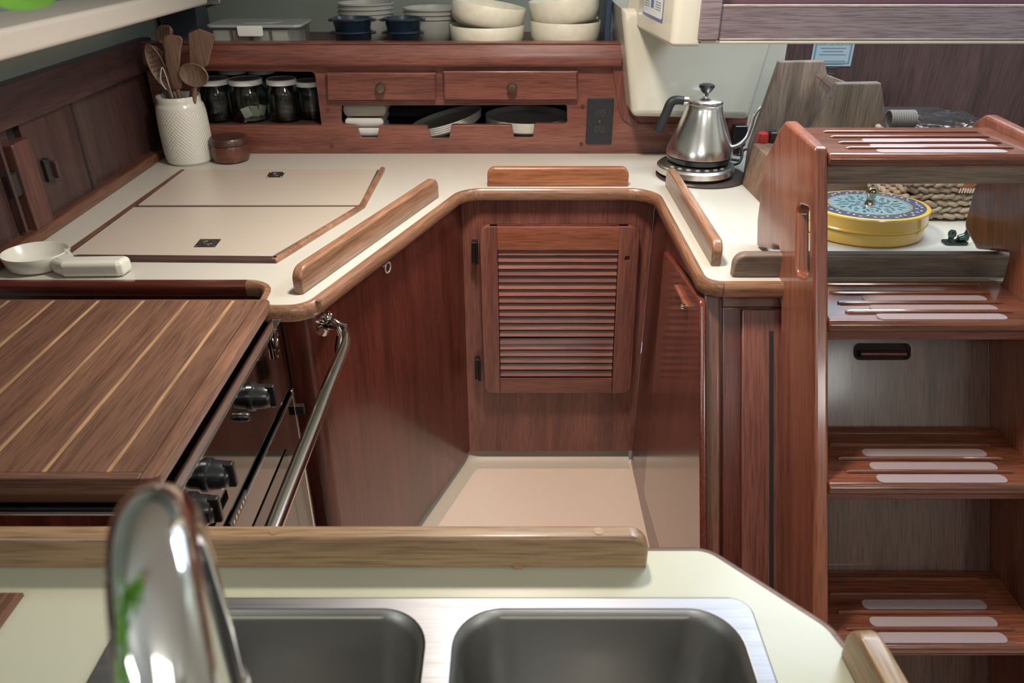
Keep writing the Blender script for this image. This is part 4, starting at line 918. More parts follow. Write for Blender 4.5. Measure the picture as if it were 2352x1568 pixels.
jar(jx(608, jf+.1), jf+0.105, 0.044, 0.125, 'rear glass jar between the second and third front jars')
for k, (du, a_) in enumerate(((-8, 0.3), (6, -0.4), (14, 0.9))):
    me = boxm(-0.012, 0.012, -0.001, 0.001, 0, 0.03); me.transform(Matrix.Translation((jx(575+du, jf), jf-0.01+0.012*k, jz+0.008)) @ Euler((0.2, 0.3*k-0.3, a_)).to_matrix().to_4x4())
    link('paper_slip', me, plain('paper_green', (0.5, 0.52, 0.40), 0.7), None); 
for o, q in zip([o for o in bpy.data.objects if o.name.startswith('paper_slip')], ('leftmost', 'middle', 'rightmost')): tag(o, q+' small pale paper packet inside the largest jar', 'packet', 'paper packets in the jar')

# ---- upper shelf crockery
def bowlm(r, hh, flat=0.80):
    return [(0, 0), (r*flat*0.9, 0), (r*flat, 0.001), (r*0.93, hh*0.16), (r*0.985, hh*0.45), (r, hh*0.97), (r*0.985, hh), (r*0.955, hh*0.97), (r*0.93, hh*0.6), (r*0.84, hh*0.3), (r*0.6, 0.008), (0, 0.006)]
def crock(name, me, mat, label, cat, group=None):
    o = link(name, me, mat, None, ang=60); return tag(o, label, cat, group)
yb_ = YB+0.105
def lowhigh(u0, u1, vtop, vup, side, l1_, l2_):
    u = (u0+u1)/2; r = rad((u1-u0)/2, yb_, SHZ+0.04)*1.0; x = py(u, 70, yb_).x
    hh = py(u, vtop, yb_-r).z-SHZ
    crock('stoneware_bowl', lathem(bowlm(r, hh), (x, yb_, SHZ), 48, cap=False), BOWLM, l1_, 'bowl', 'speckled cream bowls on the upper shelf')
    me = lathem(bowlm(r, hh), (x, yb_, SHZ+hh*0.68), 48, cap=False); xf(me, (x+side*r*0.9, yb_, SHZ+hh), 0, side*math.radians(8.5), 0)
    crock('stoneware_bowl', me, BOWLM, l2_, 'bowl', 'speckled cream bowls on the upper shelf')
lowhigh(1034, 1204, 66, 30, 1, 'lower cream bowl of the middle pair on upper shelf', 'upper cream bowl tilted down to the right, in the middle pair')
lowhigh(1218, 1379, 56, 20, -1, 'lower cream bowl of the pair nearest the housing', 'upper cream bowl tilted up to the right, nearest the housing')
def ramekin(u0, u1, z0_, vtop, label):
    y = YB+0.075; u = (u0+u1)/2; r = rad((u1-u0)/2, y, SHZ+0.04); x = py(u, 70, y).x
    hh = 0.046
    pr = [(0, 0), (r*0.74, 0), (r*0.80, 0.003), (r*0.93, hh*0.85), (r*1.0, hh*0.9), (r*1.0, hh), (r*0.9, hh), (r*0.74, 0.005), (0, 0.004)]
    t = thing('ramekin', (x, y, z0_), label, 'ramekin', 'dark navy ramekins on the upper shelf')
    link('cup', lathem(pr, (x, y, z0_), 40, cap=False), NAVY, t, ang=50)
    for s in (-1, 1): box('tab_handle', x+s*r*1.03-0.006, x+s*r*1.03+0.006, y-0.012, y+0.012, z0_+hh*0.80, z0_+hh*0.95, NAVY, t, 0.002)
ramekin(766, 856, SHZ+0.001, 66, 'lower navy ramekin of the left pair on the upper shelf')
ramekin(764, 858, SHZ+0.0325, 43, 'upper navy ramekin of the left pair on the upper shelf')
ramekin(884, 968, SHZ+0.001, 66, 'lower navy ramekin of the pair before the ribbed grey bowls')
ramekin(882, 972, SHZ+0.0325, 43, 'upper navy ramekin of the pair before the ribbed grey bowls')
yg = YB+0.215
def gstack(u0, u1, vt, n, hb, lab, grp):
    u = (u0+u1)/2; r = rad((u1-u0)/2, yg, SHZ+0.08); x = py(u, 40, yg).x
    top = py(u, vt, yg-r).z-SHZ; step = 0.0115
    h0 = top-step*(n-1)
    for k in range(n):
        hh = h0 if k == 0 else min(h0, 0.045)
        base = SHZ+top-step*(n-1-k)-hh
        pr = [(0, 0), (r*0.60, 0), (r*0.66, 0.003), (r*0.90, hh*0.5), (r*0.95, hh-0.004), (r, hh-0.003), (r, hh), (r*0.93, hh), (r*0.86, hh*0.5), (r*0.5, hh*0.14), (0, hh*0.12)]
        crock('grey_bowl', lathem(pr, (x, yg, base+0.0005), 48, cap=False), GREYC, ('bottom' if k == 0 else 'top' if k == n-1 else 'second' if k == 1 else 'third')+' '+lab, 'bowl', grp)
gstack(777, 906, 12, 4, 0.05, 'grey bowl in the tall stack above the left ramekins', 'grey bowls stacked on the upper shelf')
gstack(926, 1062, 24, 3, 0.05, 'grey bowl in the stack behind the right ramekins', 'grey bowls stacked on the upper shelf')
dt = box('dark_tray', py(1381, 40, YB+0.15).x, py(1394, 40, YB+0.15).x, YB+0.04, YB+0.24, SHZ+0.0005, SHZ+0.2, plain('navy_tray', (0.03, 0.05, 0.09), 0.4), None, 0.004)
tag(dt, 'dark blue tray standing on edge beside the right bowls', 'tray')
# food container
yf_ = YB+0.035
fx0 = py(470, 60, yf_).x; fx1 = py(690, 60, yf_).x; fz = py(560, 61, yf_).z
fc = thing('food_container', ((fx0+fx1)/2, yf_+0.07, SHZ), 'clear flat food container with clip lid on upper shelf', 'container')
m, nt, N, L, b = newmat('clear_plastic'); b.inputs['Base Color'].default_value = (0.8, 0.82, 0.8, 1); b.inputs['Transmission Weight'].default_value = 0.9; b.inputs['Roughness'].default_value = 0.12; b.inputs['IOR'].default_value = 1.2
plate('tub', rrect(fx0+0.008, fx1-0.008, yf_+0.004, yf_+0.145, 0.02), (0, 0, fz-0.004), (1, 0, 0), (0, 1, 0), fz-0.004-SHZ-0.0005, m, fc, bevel=0.004)
lidp = plain('frosted_lid', (0.34, 0.36, 0.35), 0.3, coat=0.3)
plate('lid', rrect(fx0, fx1, yf_-0.003, yf_+0.155, 0.02), (0, 0, fz+0.004), (1, 0, 0), (0, 1, 0), 0.008, lidp, fc, bevel=0.003, res=3)
pc0 = py(543, 60, yf_-0.008); pc1 = py(605, 84, yf_-0.008)
plate('clip', rpoly([(pc0.x, pc1.z, .006), (pc1.x, pc1.z, .006), (pc1.x, pc0.z, .002), (pc0.x, pc0.z, .002)]), (0, yf_-0.009, 0), (1, 0, 0), (0, 0, 1), 0.005, WHITEP, fc, bevel=0.002)
plate('lid_emboss', rrect(fx0+0.07, fx1-0.07, yf_+0.04, yf_+0.12, 0.035), (0, 0, fz+0.0055), (1, 0, 0), (0, 1, 0), 0.0025, lidp, fc, bevel=0.001)
for k in range(4):
    xa = fx0+0.015+k*0.052
    box('stored_packet', xa, xa+0.043, yf_+0.012, yf_+0.12, SHZ+0.002, fz-0.010, plain('packet_%d' % (k % 3), [(0.6, 0.6, 0.56), (0.45, 0.30, 0.28), (0.5, 0.52, 0.45)][k % 3], 0.6), fc, 0.003)

# ---- contents of the plate slot
p0 = py(792, 250, YB+0.045); 
nk = thing('folded_napkins', (py(845, 300, YB+0.05).x, YB+0.06, lz), 'folded grey and white linen napkins in the plate slot', 'napkins')
def cloth(name, x0, x1, y0, y1, z0_, z1_, mat, n=4):
    ms = []
    for k in range(n):
        za = z0_+(z1_-z0_)*k/n; zb2 = z0_+(z1_-z0_)*(k+0.985)/n; j = random.uniform(-0.004, 0.004)
        me = platem(rrect(x0+j, x1+j, y0+random.uniform(0, .004), y1, 0.008), [], (0, 0, zb2), (1, 0, 0), (0, 1, 0), zb2-za, (zb2-za)*0.45, 3)
        ms.append(me)
    return link(name, joinm(ms), mat, nk, ang=60)
LIN = plain('grey_linen', (0.42, 0.41, 0.36), 0.9, bump=0.5, bscale=1200); WLN = plain('white_linen', (0.62, 0.60, 0.57), 0.9, bump=0.5, bscale=1200)
nx0 = py(792, 290, YB+0.035).x; nx1 = py(880, 290, YB+0.035).x
zt = py(840, 243, YB+0.03).z; zm = py(840, 271, YB+0.03).z
cloth('white_napkin', nx0, nx1, YB+0.028, YB+0.16, lz+0.0005, zm, WLN, 2)
cloth('grey_napkin', nx0-0.001, nx1+0.012, YB+0.026, YB+0.16, zm+0.0005, zt+0.012, LIN, 1)
xq = py(1211, 280, YB+0.14).x; rq = rad(97, YB+0.13, lz+0.04)
def platep(r, t=0.004): return [(0, 0), (r*0.84, 0), (r*0.87, 0.001), (r*0.97, 0.0085), (r, 0.0125), (r*0.995, 0.0150), (r*0.97, 0.0125), (r*0.87, 0.005), (r*0.84, 0.004), (0, 0.004)]
topz = py(1210, 285, YB+0.025).z
PLM = plain('cream_plate', (0.60, 0.59, 0.52), 0.3, coat=0.4)
npl = 7; stp = (topz-lz-0.0155)/(npl-1)
for k in range(npl):
    crock('dinner_plate', lathem(platep(rq), (xq, YB+0.02+rq+0.004, lz+0.0008+stp*k), 56, cap=False), PLM, ['bottom', 'second', 'third', 'fourth', 'fifth', 'sixth', 'top'][k]+' cream plate of the level stack in the slot, from the bottom', 'plate', 'level stack of cream plates in the slot')
rt = rad(86, YB+0.12, lz+0.04)
pr_ = py(1108, 252, YB+0.03+rt)
for k in range(4):
    me = lathem(platep(rt), (0, 0, 0), 56, cap=False)
    Mx = Matrix.Translation((pr_.x-rt*math.cos(math.radians(14.5)), YB+0.03+rt, pr_.z-rt*math.sin(math.radians(14.5))-0.009-0.0058*(3-k))) @ Euler((0, -math.radians(14.5), 0)).to_matrix().to_4x4()
    me.transform(Mx)
    crock('side_plate', me, PLM, ['lowest', 'second', 'third', 'topmost'][k]+' plate of the tilted stack in the slot, counted upward', 'plate', 'tilted stack of plates in the slot')

# ---- white spoon rest
sr = thing('spoon_rest', (py(60, 620, 2.33*H).x, 2.33*H, CT), 'white ceramic spoon rest with thick handle beside the stove', 'spoon rest')
c0 = Vector((-1.548*H, 2.325*H, CT))
bm = bmesh.new(); n = 40; rings = []
def srshape(a, rx, ry, hx_):
    x = rx*math.cos(a); y = ry*math.sin(a)
    return x, y
prof_s = [(0.0, 0.003, 0), (0.6, 0.003, 0), (0.85, 0.006, 0), (1.0, 0.022, 0), (1.04, 0.0235, 0), (1.05, 0.020, 0), (0.94, 0.004, 0), (0.80, 0.0004, 0), (0, 0.0004, 0)]
me = lathem([(r, z) for r, z, _ in prof_s], (0, 0, 0), 48, cap=False)
me.transform(Matrix.Translation((c0.x, c0.y, CT+0.0004)) @ Matrix.Diagonal((0.056, 0.050, 1.35, 1)))
link('dish', me, CERAM, sr, ang=60)
h0 = pz(150, 620); h1 = pz(296, 628)
hxa = c0.x+0.045
hp2 = [(hxa, c0.y-0.036), (hxa+0.03, h1.y-0.024), (h1.x-0.01, h1.y-0.021), (h1.x, h1.y-0.016), (h1.x+0.004, h1.y+0.012), (h1.x-0.006, h1.y+0.018), (hxa+0.04, h1.y+0.014), (hxa, c0.y+0.034), (hxa+0.010, c0.y)]
plate('handle', rpoly([(x, y, 0.008) for x, y in hp2]), (0, 0, CT+0.0315), (1, 0, 0), (0, 1, 0), 0.0312, CERAM, sr, bevel=0.010, res=4)

# ================================================================ RIGHT SIDE: TIN, BASKET, RACK
yt = 2.645*H; xt = 1.277*H; rt_ = 0.104; th_ = 0.060
YEL = plain('yellow_enamel', (0.62, 0.40, 0.07), 0.22, coat=0.6)
tn = thing('cake_tin', (xt, yt, CT), 'round yellow tin with blue floral lid behind the ladder', 'tin')
lathe('tin_body', [(rt_*0.93, 0.0006), (rt_*0.965, 0.004), (rt_*0.97, 0.027), (rt_*0.985, 0.0275)], (xt, yt, CT), YEL, tn, seg=64)
ll = lathe('lid', [(rt_*0.985, 0.0282), (rt_*1.0, 0.030), (rt_*1.0, 0.0325), (rt_*0.988, 0.034), (rt_*0.988, th_-0.006), (rt_*1.0, th_-0.003), (rt_*0.99, th_), (rt_*0.95, th_+0.0005), (0, th_+0.0005)], (xt, yt, CT), YEL, tn, seg=64)
def disc(name, r0_, r1_, z, mat, parent):
    bm = bmesh.new(); n = 64; A = [bm.verts.new((xt+r1_*math.cos(2*math.pi*k/n), yt+r1_*math.sin(2*math.pi*k/n), z)) for k in range(n)]
    if r0_ == 0: bm.faces.new(A)
    else:
        B = [bm.verts.new((xt+r0_*math.cos(2*math.pi*k/n), yt+r0_*math.sin(2*math.pi*k/n), z)) for k in range(n)]
        for k in range(n): bm.faces.new((A[k], A[(k+1) % n], B[(k+1) % n], B[k]))
    bm.normal_update(); me = bpy.data.meshes.new('m'); bm.to_mesh(me); bm.free(); return link(name, me, mat, parent)
zl = CT+th_+0.0005
disc('border_print', rt_*0.70, rt_*0.92, zl+0.0004, plain('print_navy', (0.06, 0.075, 0.13), 0.2, coat=0.5), ll)
disc('inner_border_print', rt_*0.66, rt_*0.70, zl+0.0006, plain('print_olive', (0.22, 0.18, 0.10), 0.25, coat=0.5), ll)
disc('centre_print', 0, rt_*0.66, zl+0.0008, plain('print_blue', (0.17, 0.29, 0.33), 0.2, coat=0.5), ll)
def blobs(name, items, z, mat):
    bm = bmesh.new()
    for (x, y, rx_, ry_, a_) in items:
        vs_ = []
        for k in range(8):
            t = 2*math.pi*k/8; px_, py_ = rx_*math.cos(t), ry_*math.sin(t)
            vs_.append(bm.verts.new((xt+x+px_*math.cos(a_)-py_*math.sin(a_), yt+y+px_*math.sin(a_)+py_*math.cos(a_), z)))
        bm.faces.new(vs_)
    me = bpy.data.meshes.new('m'); bm.to_mesh(me); bm.free(); return link(name, me, mat, ll)
it = []
for k in range(8):
    a_ = k*math.pi/4+0.2
    for (d, s, off) in ((0.30, 1.0, 0), (0.42, 0.8, 0.22), (0.42, 0.8, -0.22), (0.53, 0.9, 0.12), (0.53, 0.7, -0.14), (0.35, 0.5, 0.4), (0.48, 0.5, 0.38)):
        it.append((rt_*d*math.cos(a_+off), rt_*d*math.sin(a_+off), 0.0075*s, 0.0032*s, a_+off*3))
blobs('leaf_print', it, zl+0.0011, plain('print_green', (0.03, 0.07, 0.06), 0.3))
blobs('flower_print', [(rt_*0.2*math.cos(k*0.785), rt_*0.2*math.sin(k*0.785), 0.006, 0.0035, k*0.785+1.57) for k in range(8)], zl+0.0012, plain('print_purple', (0.10, 0.08, 0.16), 0.3))
it = [(rt_*(0.81+0.05*math.sin(k*2.3))*math.cos(k*2*math.pi/46), rt_*(0.81+0.05*math.sin(k*2.3))*math.sin(k*2*math.pi/46), 0.0034, 0.0020, k*1.3) for k in range(46)]
blobs('border_dot_print', it, zl+0.0009, plain('print_white', (0.5, 0.52, 0.6), 0.3))
blobs('border_dot_print', [(rt_*0.68*math.cos(k*2*math.pi/40), rt_*0.68*math.sin(k*2*math.pi/40), 0.0016, 0.0016, 0) for k in range(40)], zl+0.0011, plain('print_red', (0.6, 0.32, 0.25), 0.3))
kn = lathe('knob', [(0.010, 0), (0.008, 0.004), (0.006, 0.014), (0.007, 0.018), (0.0112, 0.024), (0.0112, 0.030), (0.007, 0.036), (0, 0.037)], (xt, yt, zl), plain('brass_knob', (0.42, 0.38, 0.28), 0.2, metal=1), ll, seg=28)
tn.scale = (1.17, 0.93, 1)
# basket
bx0, bx1_, by0, by1 = 1.462*H, 1.82*H, 2.77*H, 3.10*H; bh_ = 0.158
bk = thing('seagrass_basket', ((bx0+bx1_)/2, (by0+by1)/2, CT), 'woven seagrass basket with brown leather tab behind the tin', 'basket')
SG = wood('seagrass', (0.28, 0.22, 0.15), (0.60, 0.50, 0.38), 'X', 0.7, 0.0, scale=3)
bm = bmesh.new(); random.seed(3)
def strand(c, d, n, L_, w_, t_):
    d = Vector(d).normalized(); n = Vector(n).normalized(); u_ = n.cross(d)
    a0 = bm.verts.new(c-d*L_/2); a1 = bm.verts.new(c+d*L_/2); mids = []
    for q in (-0.25, 0.25):
        ring = [bm.verts.new(c+d*L_*q+u_*w_*math.cos(t)+n*t_*math.sin(t)) for t in [k*math.pi/3 for k in range(6)]]; mids.append(ring)
    for k in range(6):
        k2 = (k+1) % 6
        bm.faces.new((a0, mids[0][k2], mids[0][k])); bm.faces.new((mids[0][k], mids[0][k2], mids[1][k2], mids[1][k])); bm.faces.new((a1, mids[1][k], mids[1][k2]))
rows = 11
for i in range(rows):
    z = CT+0.011+i*(bh_-0.013)/(rows-1)
    for (p0_, p1_, nn) in (((bx0, by0), (bx1_, by0), (0, -1, 0)), ((bx0, by1), (bx0, by0), (-1, 0, 0)), ((bx1_, by0), (bx1_, by1), (1, 0, 0))):
        a_ = Vector((*p0_, z)); b_ = Vector((*p1_, z)); Lg = (b_-a_).length; d = (b_-a_).normalized(); nseg = int(Lg/0.022)
        for k in range(nseg):
            c = a_+d*(k+0.5+(i % 2)*0.5)*Lg/nseg+Vector(nn)*random.uniform(0.0, 0.004)+Vector((0, 0, random.uniform(-.001, .001)))
            dz = (0.28 if i % 2 else -0.28)+random.uniform(-0.12, 0.12)
            strand(c, d+Vector((0, 0, dz)), nn, 0.040, 0.0066, 0.0075)
me = mk(bm); link('weave', me, SG, bk, kind='stuff', ang=60)
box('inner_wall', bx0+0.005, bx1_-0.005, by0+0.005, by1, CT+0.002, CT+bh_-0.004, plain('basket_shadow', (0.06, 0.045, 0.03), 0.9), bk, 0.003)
tp = py(2222, 421, by0-0.006)
lathe('leather_tab', [(0.020, 0), (0.019, 0.004), (0.010, 0.006), (0, 0.006)], (tp.x, by0-0.004, tp.z+0.004), plain('tan_leather', (0.35, 0.11, 0.05), 0.5), bk, seg=24, axis=(0, -1, 0))
for k in range(6): tube('stitch', [(tp.x-0.014+k*0.0056, by0-0.010, tp.z-0.020), (tp.x-0.013+k*0.0056, by0-0.010, tp.z-0.010)], 0.0014, plain('thread', (0.6, 0.55, 0.48), 0.7), bk, 6)
# ladder bracket
bp_ = pz(2195, 560)
br = thing('ladder_bracket', (bp_.x, bp_.y, CT), 'dark green metal latch bracket at the ladder side on the worktop', 'bracket')
BG = plain('dark_green_metal', (0.04, 0.07, 0.065), 0.2, metal=0.7, coat=0.5)
plate('foot', rrect(bp_.x-0.026, bp_.x+0.022, bp_.y-0.010, bp_.y+0.014, 0.006), (0, 0, CT+0.006), (1, 0, 0), (0, 1, 0), 0.0055, BG, br, bevel=0.002)
plate('arm', rpoly([(bp_.x-0.004, CT+0.006, 0), (bp_.x+0.024, CT+0.006, 0), (bp_.x+0.026, CT+0.050, .006), (bp_.x+0.018, CT+0.050, .004), (bp_.x+0.014, CT+0.022, .01)]), (0, bp_.y-0.002, 0), (1, 0, 0), (0, 0, 1), 0.009, BG, br, bevel=0.003)
lathe('catch_post', [(0.006, 0), (0.005, 0.008), (0.0075, 0.012), (0.008, 0.018), (0.005, 0.023), (0, 0.024)], (bp_.x-0.013, bp_.y, CT+0.006), BG, br, seg=20)
lathe('catch_barrel', [(0.0, 0), (0.006, 0.001), (0.0065, 0.012), (0, 0.013)], (bp_.x-0.002, bp_.y-0.004, CT+0.014), BG, br, seg=16, axis=(1, 0, 0.3))
# weathered rack standing behind the ladder
YR = 3.30*H
rk = thing('weathered_rack', (1.2*H, YR, CT), 'weathered grey teak rack with two angled end boards behind the ladder', 'rack')
def rp_(u, v, y): p = py(u, v, y); return (p.x, p.z)
GT = greyteak('Z')
zc_ = CT+0.001
A1 = [(1722, 338), (1791, 142), (1894, 140), (1901, 172), (1985, 205), (1990, 300)]
pa_ = [(*rp_(u, v, YR), 0.004) for u, v in A1]
plate('end_board', rpoly([(pa_[0][0], zc_, 0)]+pa_+[(pa_[-1][0], zc_, 0)]), (0, YR, 0), (1, 0, 0), (0, 0, 1), 0.022, GT, rk, bevel=0.003)
YR2 = 3.12*H
B1 = [(1868, 296), (1924, 192), (2025, 190), (2038, 290)]
pb2 = [(*rp_(u, v, YR2), 0.006) for u, v in B1]
plate('front_board', rpoly([(pb2[0][0]-0.0, zc_, 0)]+pb2+[(pb2[-1][0]+0.002, zc_, 0)]), (0, YR2, 0), (1, 0, 0), (0, 0, 1), 0.024, wood('weathered_teak_light', (0.13, 0.10, 0.08), (0.30, 0.235, 0.19), 'Z', 0.55, 0.1), rk, bevel=0.004)
r0_ = py(1880, 172, YR-0.010); r1_ = py(1930, 215, YR2+0.012)
tube('cross_rail', [r0_, (r0_+r1_)/2, r1_], 0.008, wood('rail_dark', (0.07, 0.038, 0.028), (0.15, 0.08, 0.06), 'X', 0.6, 0.0), rk, 4, flat=0.8)
box('low_board', py(1890, 440, 3.05*H).x, py(2056, 440, 3.05*H).x, 3.05*H, 3.05*H+0.015, zc_, py(2000, 400, 3.05*H).z, greyteak('X'), rk, 0.002)
# block near the kettle
kb2 = thing('wooden_block', (1.0*H, 3.1*H, CT), 'angled teak knife block leaning behind the ladder next to the kettle', 'knife block')
q0, q1 = pz(1706, 424), pz(1742, 470)
zt_ = py(1722, 330, q0.y).z
bm = bmesh.new()
yA, yB = q0.y, q1.y; x0_ = q0.x
co = [(x0_-0.002, yA, CT+0.0006), (x0_+0.004, yB, CT+0.0006), (x0_+0.06, yB+0.02, CT+0.0006), (x0_+0.06, yA+0.02, CT+0.0006)]
zt2 = zt_-0.012
ct = [(x0_+0.012, yA+0.004, zt_), (x0_+0.030, yB+0.045, zt2), (x0_+0.075, yB+0.06, zt2), (x0_+0.075, yA+0.03, zt_)]
lo_v = [bm.verts.new(c) for c in co]; hi_v = [bm.verts.new(c) for c in ct]
for k in range(4): bm.faces.new((lo_v[k], lo_v[(k+1) % 4], hi_v[(k+1) % 4], hi_v[k]))
bm.faces.new(lo_v); bm.faces.new(hi_v)
link('block_body', mk(bm), wood('block_teak', (0.13, 0.075, 0.045), (0.30, 0.19, 0.125), 'Z', 0.5, 0.1), kb2, 0.002)
rp2 = py(1750, 322, yA+0.02)
rd = thing('red_handled_tool', (rp2.x, rp2.y, zt_), 'red and black handled tool poking out beside the knife block', 'tool')
lathe('red_grip', [(0, 0), (0.013, 0.003), (0.016, 0.02), (0.013, 0.036), (0, 0.042)], (rp2.x, rp2.y-0.002, rp2.z-0.018), plain('red_plastic', (0.45, 0.03, 0.03), 0.35, coat=0.3), rd, seg=20)
box('black_grip', rp2.x+0.014, rp2.x+0.036, rp2.y-0.012, rp2.y+0.012, rp2.z-0.022, rp2.z+0.022, BLACK, rd, 0.005)
# rope coil and plastic bag on top of the things behind the top step
yo = 3.25*H; pA2 = py(2040, 275, yo); pB2 = py(2100, 272, yo)
shelf_z = py(2100, 296, yo).z
bxh = box('storage_box', 1.51*H, 2.0*H, 3.17*H, 3.7*H, CT+0.0006, shelf_z-0.001, plain('dark_box', (0.04, 0.035, 0.035), 0.7), None, 0.004)
tag(bxh, 'dark storage box behind the basket carrying rope and bag', 'box')
hel = []
n_ = 11
for i in range(n_*12+1):
    t = i/12; hel.append((pA2.x+(pB2.x-pA2.x)*t/n_, yo+0.020*math.cos(2*math.pi*t), shelf_z+0.0235+0.020*math.sin(2*math.pi*t)))
ro_ = tube('rope_coil', hel, 0.0026, plain('rope_natural', (0.30, 0.26, 0.22), 0.8, bump=0.6, bscale=800), None, 6)
tag(ro_, 'tight coil of pale rope behind the top step', 'rope')
bm = bmesh.new(); bmesh.ops.create_icosphere(bm, subdivisions=4, radius=1)
for v in bm.verts:
    nz = math.sin(v.co.x*9+1)*math.cos(v.co.y*11)*0.06+math.sin(v.co.z*14+v.co.x*5)*0.05
    v.co = v.co*(1+nz); v.co.z = max(v.co.z, -0.8)
cpb = py(2165, 272, yo)
bm.verts.ensure_lookup_table()
for v in bm.verts: v.co = Vector((cpb.x+v.co.x*0.085, yo+v.co.y*0.04, shelf_z+0.0202+v.co.z*0.024))
cl2, nt2, N2, L2, b2 = newmat('clear_film'); b2.inputs['Base Color'].default_value = (0.75, 0.72, 0.70, 1); b2.inputs['Transmission Weight'].default_value = 1.0; b2.inputs['Roughness'].default_value = 0.02; b2.inputs['IOR'].default_value = 1.10
tag(link('plastic_bag', mk(bm), cl2, None, ang=25), 'crumpled clear plastic bag beside the rope coil', 'bag')
# certificate
yq = 3.86*H-0.002
c00 = py(1860, 152, yq); c10 = py(1952, 157, yq); c01 = py(1868, 80, yq); c11 = py(1964, 80, yq)
wq = c10.x-c00.x; x0c = c00.x; z0c = c00.z; z1c = z0c+wq*1.30
cf = thing('certificate', (x0c+wq/2, yq, z0c), 'pale blue yacht certificate pinned to the dark wood wall', 'certificate')
box('paper', x0c, x0c+wq, yq-0.0005, yq+0.001, z0c, z1c, plain('certificate_paper', (0.38, 0.48, 0.52), 0.5), cf, 0)
INK = plain('certificate_ink', (0.08, 0.14, 0.17), 0.6)
cb_ = wq*0.045
plate('printed_border', [(x0c+cb_, z0c+cb_), (x0c+wq-cb_, z0c+cb_), (x0c+wq-cb_, z1c-cb_), (x0c+cb_, z1c-cb_)], (0, yq-0.0007, 0), (1, 0, 0), (0, 0, 1), 0.0002, plain('border_ink', (0.16, 0.26, 0.28), 0.6), cf,
      holes=[[(x0c+cb_*2, z0c+cb_*2), (x0c+wq-cb_*2, z0c+cb_*2), (x0c+wq-cb_*2, z1c-cb_*2), (x0c+cb_*2, z1c-cb_*2)]], bevel=0)
def textm(txt, size, M, mat, parent, name='lettering', ext=0.0001):
    cu = bpy.data.curves.new('t', 'FONT'); cu.body = txt; cu.size = size; cu.align_x = 'CENTER'; cu.extrude = ext
    o = bpy.data.objects.new('t', cu); C.objects.link(o)
    me = bpy.data.meshes.new_from_object(o.evaluated_get(bpy.context.evaluated_depsgraph_get())); bpy.data.objects.remove(o); bpy.data.curves.remove(cu)
    me.transform(M); me.materials.clear(); return link(name, me, mat, parent)
RX = Euler((math.pi/2, 0, 0)).to_matrix().to_4x4()
zti = py(1905, 104, yq).z
textm('YACHT CERTIFICATION', wq*0.075, Matrix.Translation((x0c+wq/2, yq-0.0008, zti)) @ RX, INK, cf, 'heading_lettering')
for k, (wd) in enumerate((0.62, 0.5, 0.66, 0.0, 0.7, 0.62, 0.4, 0.0, 0.3)):
    if wd: box('text_line', x0c+wq*(0.5-wd/2), x0c+wq*(0.5+wd/2), yq-0.0008, yq-0.0004, zti-wq*(0.075*(k+1)), zti-wq*(0.075*(k+1))+wq*0.014, INK, cf, 0)
box('emblem', x0c+wq*0.42, x0c+wq*0.60, yq-0.0008, yq-0.0004, zti+wq*0.10, zti+wq*0.20, INK, cf, 0)
# instruction label on the cream block
P0 = Vector((0.530*H, 3.49*H, 0)); P1 = Vector((0.572*H, 2.93*H, 0)); ld_ = (P1-P0).normalized(); ln = Vector((ld_.y, -ld_.x, 0)); ln = ln if ln.x < 0 else -ln
def onblk(u, v): d = ray(u, v); t = (P0-CAM).dot(ln)/d.dot(ln); return CAM+d*t
l0 = onblk(1477, 32); l1_ = onblk(1521, 55); lw = (Vector((l1_.x, l1_.y, 0))-Vector((l0.x, l0.y, 0))).length; Lz = l0.z
lb = thing('instruction_label', (l0.x, l0.y, Lz), 'blue bordered white instruction label on the cream block', 'label')
def lrect(name, a0, a1, z0_, z1_, off, mat, r=0):
    return plate(name, rpoly([(a0, z0_, r), (a1, z0_, r), (a1, z1_, r), (a0, z1_, r)]), Vector((l0.x, l0.y, Lz))+ln*off, ld_, (0, 0, 1), 0.0003, mat, lb, bevel=0)
LBB = plain('label_blue', (0.10, 0.11, 0.32), 0.4)
lrect('border', 0, lw, 0, 0.16, 0.0008, LBB, 0.0); lrect('sheet', 0.004, lw-0.004, 0.006, 0.154, 0.0012, plain('label_white', (0.62, 0.68, 0.70), 0.4), 0.008)
for z_ in (0.022, 0.058, 0.094):
    lrect('blue_square', lw*0.42, lw*0.55, z_, z_+0.020, 0.0016, LBB)
    for q in range(4):
        lrect('text_line', lw*0.07, lw*0.34, z_+q*0.005, z_+q*0.005+0.0018, 0.0016, plain('label_ink', (0.25, 0.27, 0.33), 0.5))
        lrect('text_line', lw*0.64, lw*0.90, z_+q*0.005, z_+q*0.005+0.0018, 0.0016, plain('label_ink', (0.25, 0.27, 0.33), 0.5))
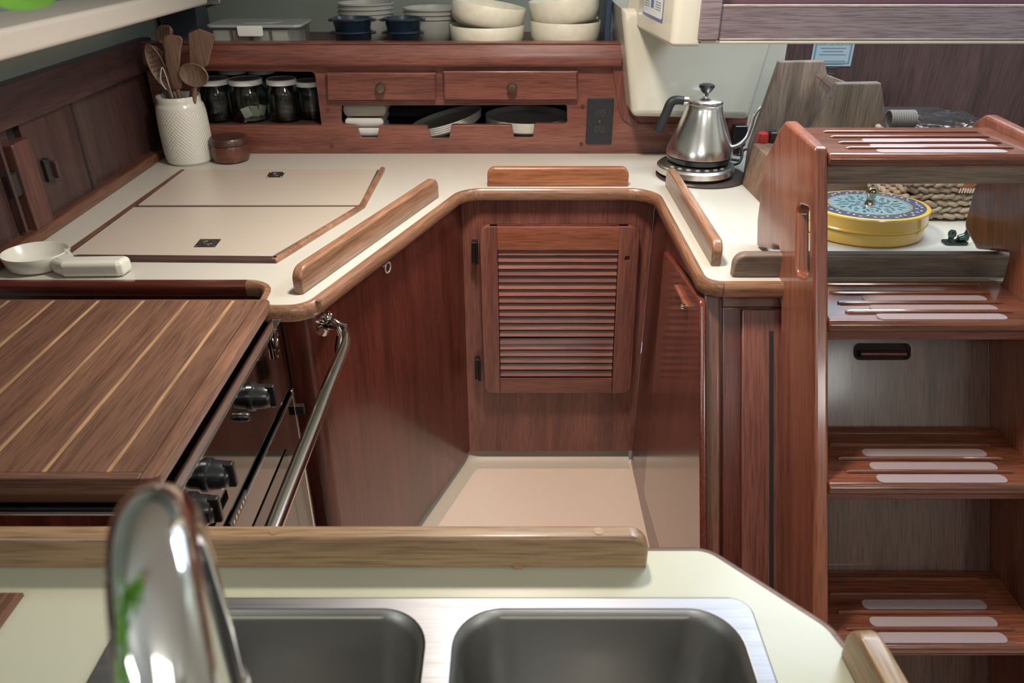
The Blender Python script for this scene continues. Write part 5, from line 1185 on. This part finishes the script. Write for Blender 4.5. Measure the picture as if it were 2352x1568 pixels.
# hanging plant above the sink, one leaf reaching into the corner of the view
hpz = CZ+0.42*H
pl_ = thing('trailing_plant', (-0.50*H, 0.28*H, hpz), 'bright green trailing plant, leaf tip at the top left corner', 'plant')
lathe('pot', [(0.045, 0), (0.06, 0.09), (0.064, 0.09), (0.064, 0.10), (0.055, 0.10), (0.05, 0.08), (0, 0.08)], (-0.50*H, 0.28*H, hpz+0.10), plain('terracotta', (0.45, 0.2, 0.12), 0.7), pl_)
tube('hanger', [(-0.50*H, 0.28*H, hpz+0.18), (-0.50*H, 0.28*H, CZ+1.0*H-0.03)], 0.003, BLACK, pl_)
LEAF = plain('leaf_green', (0.20, 0.50, 0.05), 0.35, coat=0.3, var=0.3, vscale=30)
def leaf(tip, base, up, w_):
    tip, base, up = Vector(tip), Vector(base), Vector(up).normalized(); d = tip-base; s_ = d.cross(up).normalized(); bm = bmesh.new()
    ws = [0.25, 0.75, 1.0, 0.95, 0.7, 0.35]; rows_ = [[bm.verts.new(base)]]
    for k, q in enumerate(ws):
        c = base+d*((k+0.6)/6.3); bend = up*(-0.12*d.length*((k+1)/6)**2)
        rows_.append([bm.verts.new(c+s_*w_*q+bend+up*w_*0.2*q), bm.verts.new(c+bend), bm.verts.new(c-s_*w_*q+bend+up*w_*0.2*q)])
    tp_ = bm.verts.new(tip-up*0.12*d.length)
    bm.faces.new((rows_[0][0], rows_[1][0], rows_[1][1])); bm.faces.new((rows_[0][0], rows_[1][1], rows_[1][2]))
    for a, b in zip(rows_[1:], rows_[2:]):
        bm.faces.new((a[0], b[0], b[1], a[1])); bm.faces.new((a[1], b[1], b[2], a[2]))
    bm.faces.new((rows_[-1][0], tp_, rows_[-1][1])); bm.faces.new((rows_[-1][1], tp_, rows_[-1][2]))
    me = bpy.data.meshes.new('m'); bm.to_mesh(me); bm.free(); return link('leaf', me, LEAF, pl_, ang=60)
random.seed(11)
pc = Vector((-0.50*H, 0.28*H, hpz+0.19))
for k in range(6):
    e_ = Vector((-0.385*H-0.03*k*H, (0.12+0.05*(k % 3))*H, CZ-(0.85-0.12*k)*H))
    o_ = Vector((e_.x-0.02, e_.y, CZ+0.2*H))
    pth = smoothpath([pc, pc+Vector((0.05*math.cos(k), 0.05*math.sin(k), 0.01)), o_, (o_+e_)/2+Vector((-0.015, 0.01, 0)), e_], 8)
    tube('vine', pth, 0.002, LEAF, pl_, 6)
    for q in pth[8::2]:
        b_ = Vector((random.uniform(-1, 0.6), random.uniform(-1, 0.5), random.uniform(-0.9, 0.0))).normalized()
        leaf(q+b_*0.075, q, Vector((0, 0, 1))+b_*0.1, 0.028)
leaf(pd(118, -12, 0.76*H), pd(-70, -20, 0.72*H), (0, -0.6, 0.8), 0.018)
tube('vine', smoothpath([pd(-70, -55, 0.72*H), pd(-90, -90, 0.70*H)+Vector((0, 0, 0.03)), Vector((-0.56*H, 0.4*H, CZ+0.2)), pc], 6), 0.002, LEAF, pl_, 6)
# dark knee in the back left corner
struct('trim_1', boxm(-1.70*H, py(458, 60, 4.0*H).x, 3.99*H, 4.15*H, SHZ-0.01, CZ-0.30*H), plain('corner_knee', (0.05, 0.055, 0.075), 0.5), 0.003)
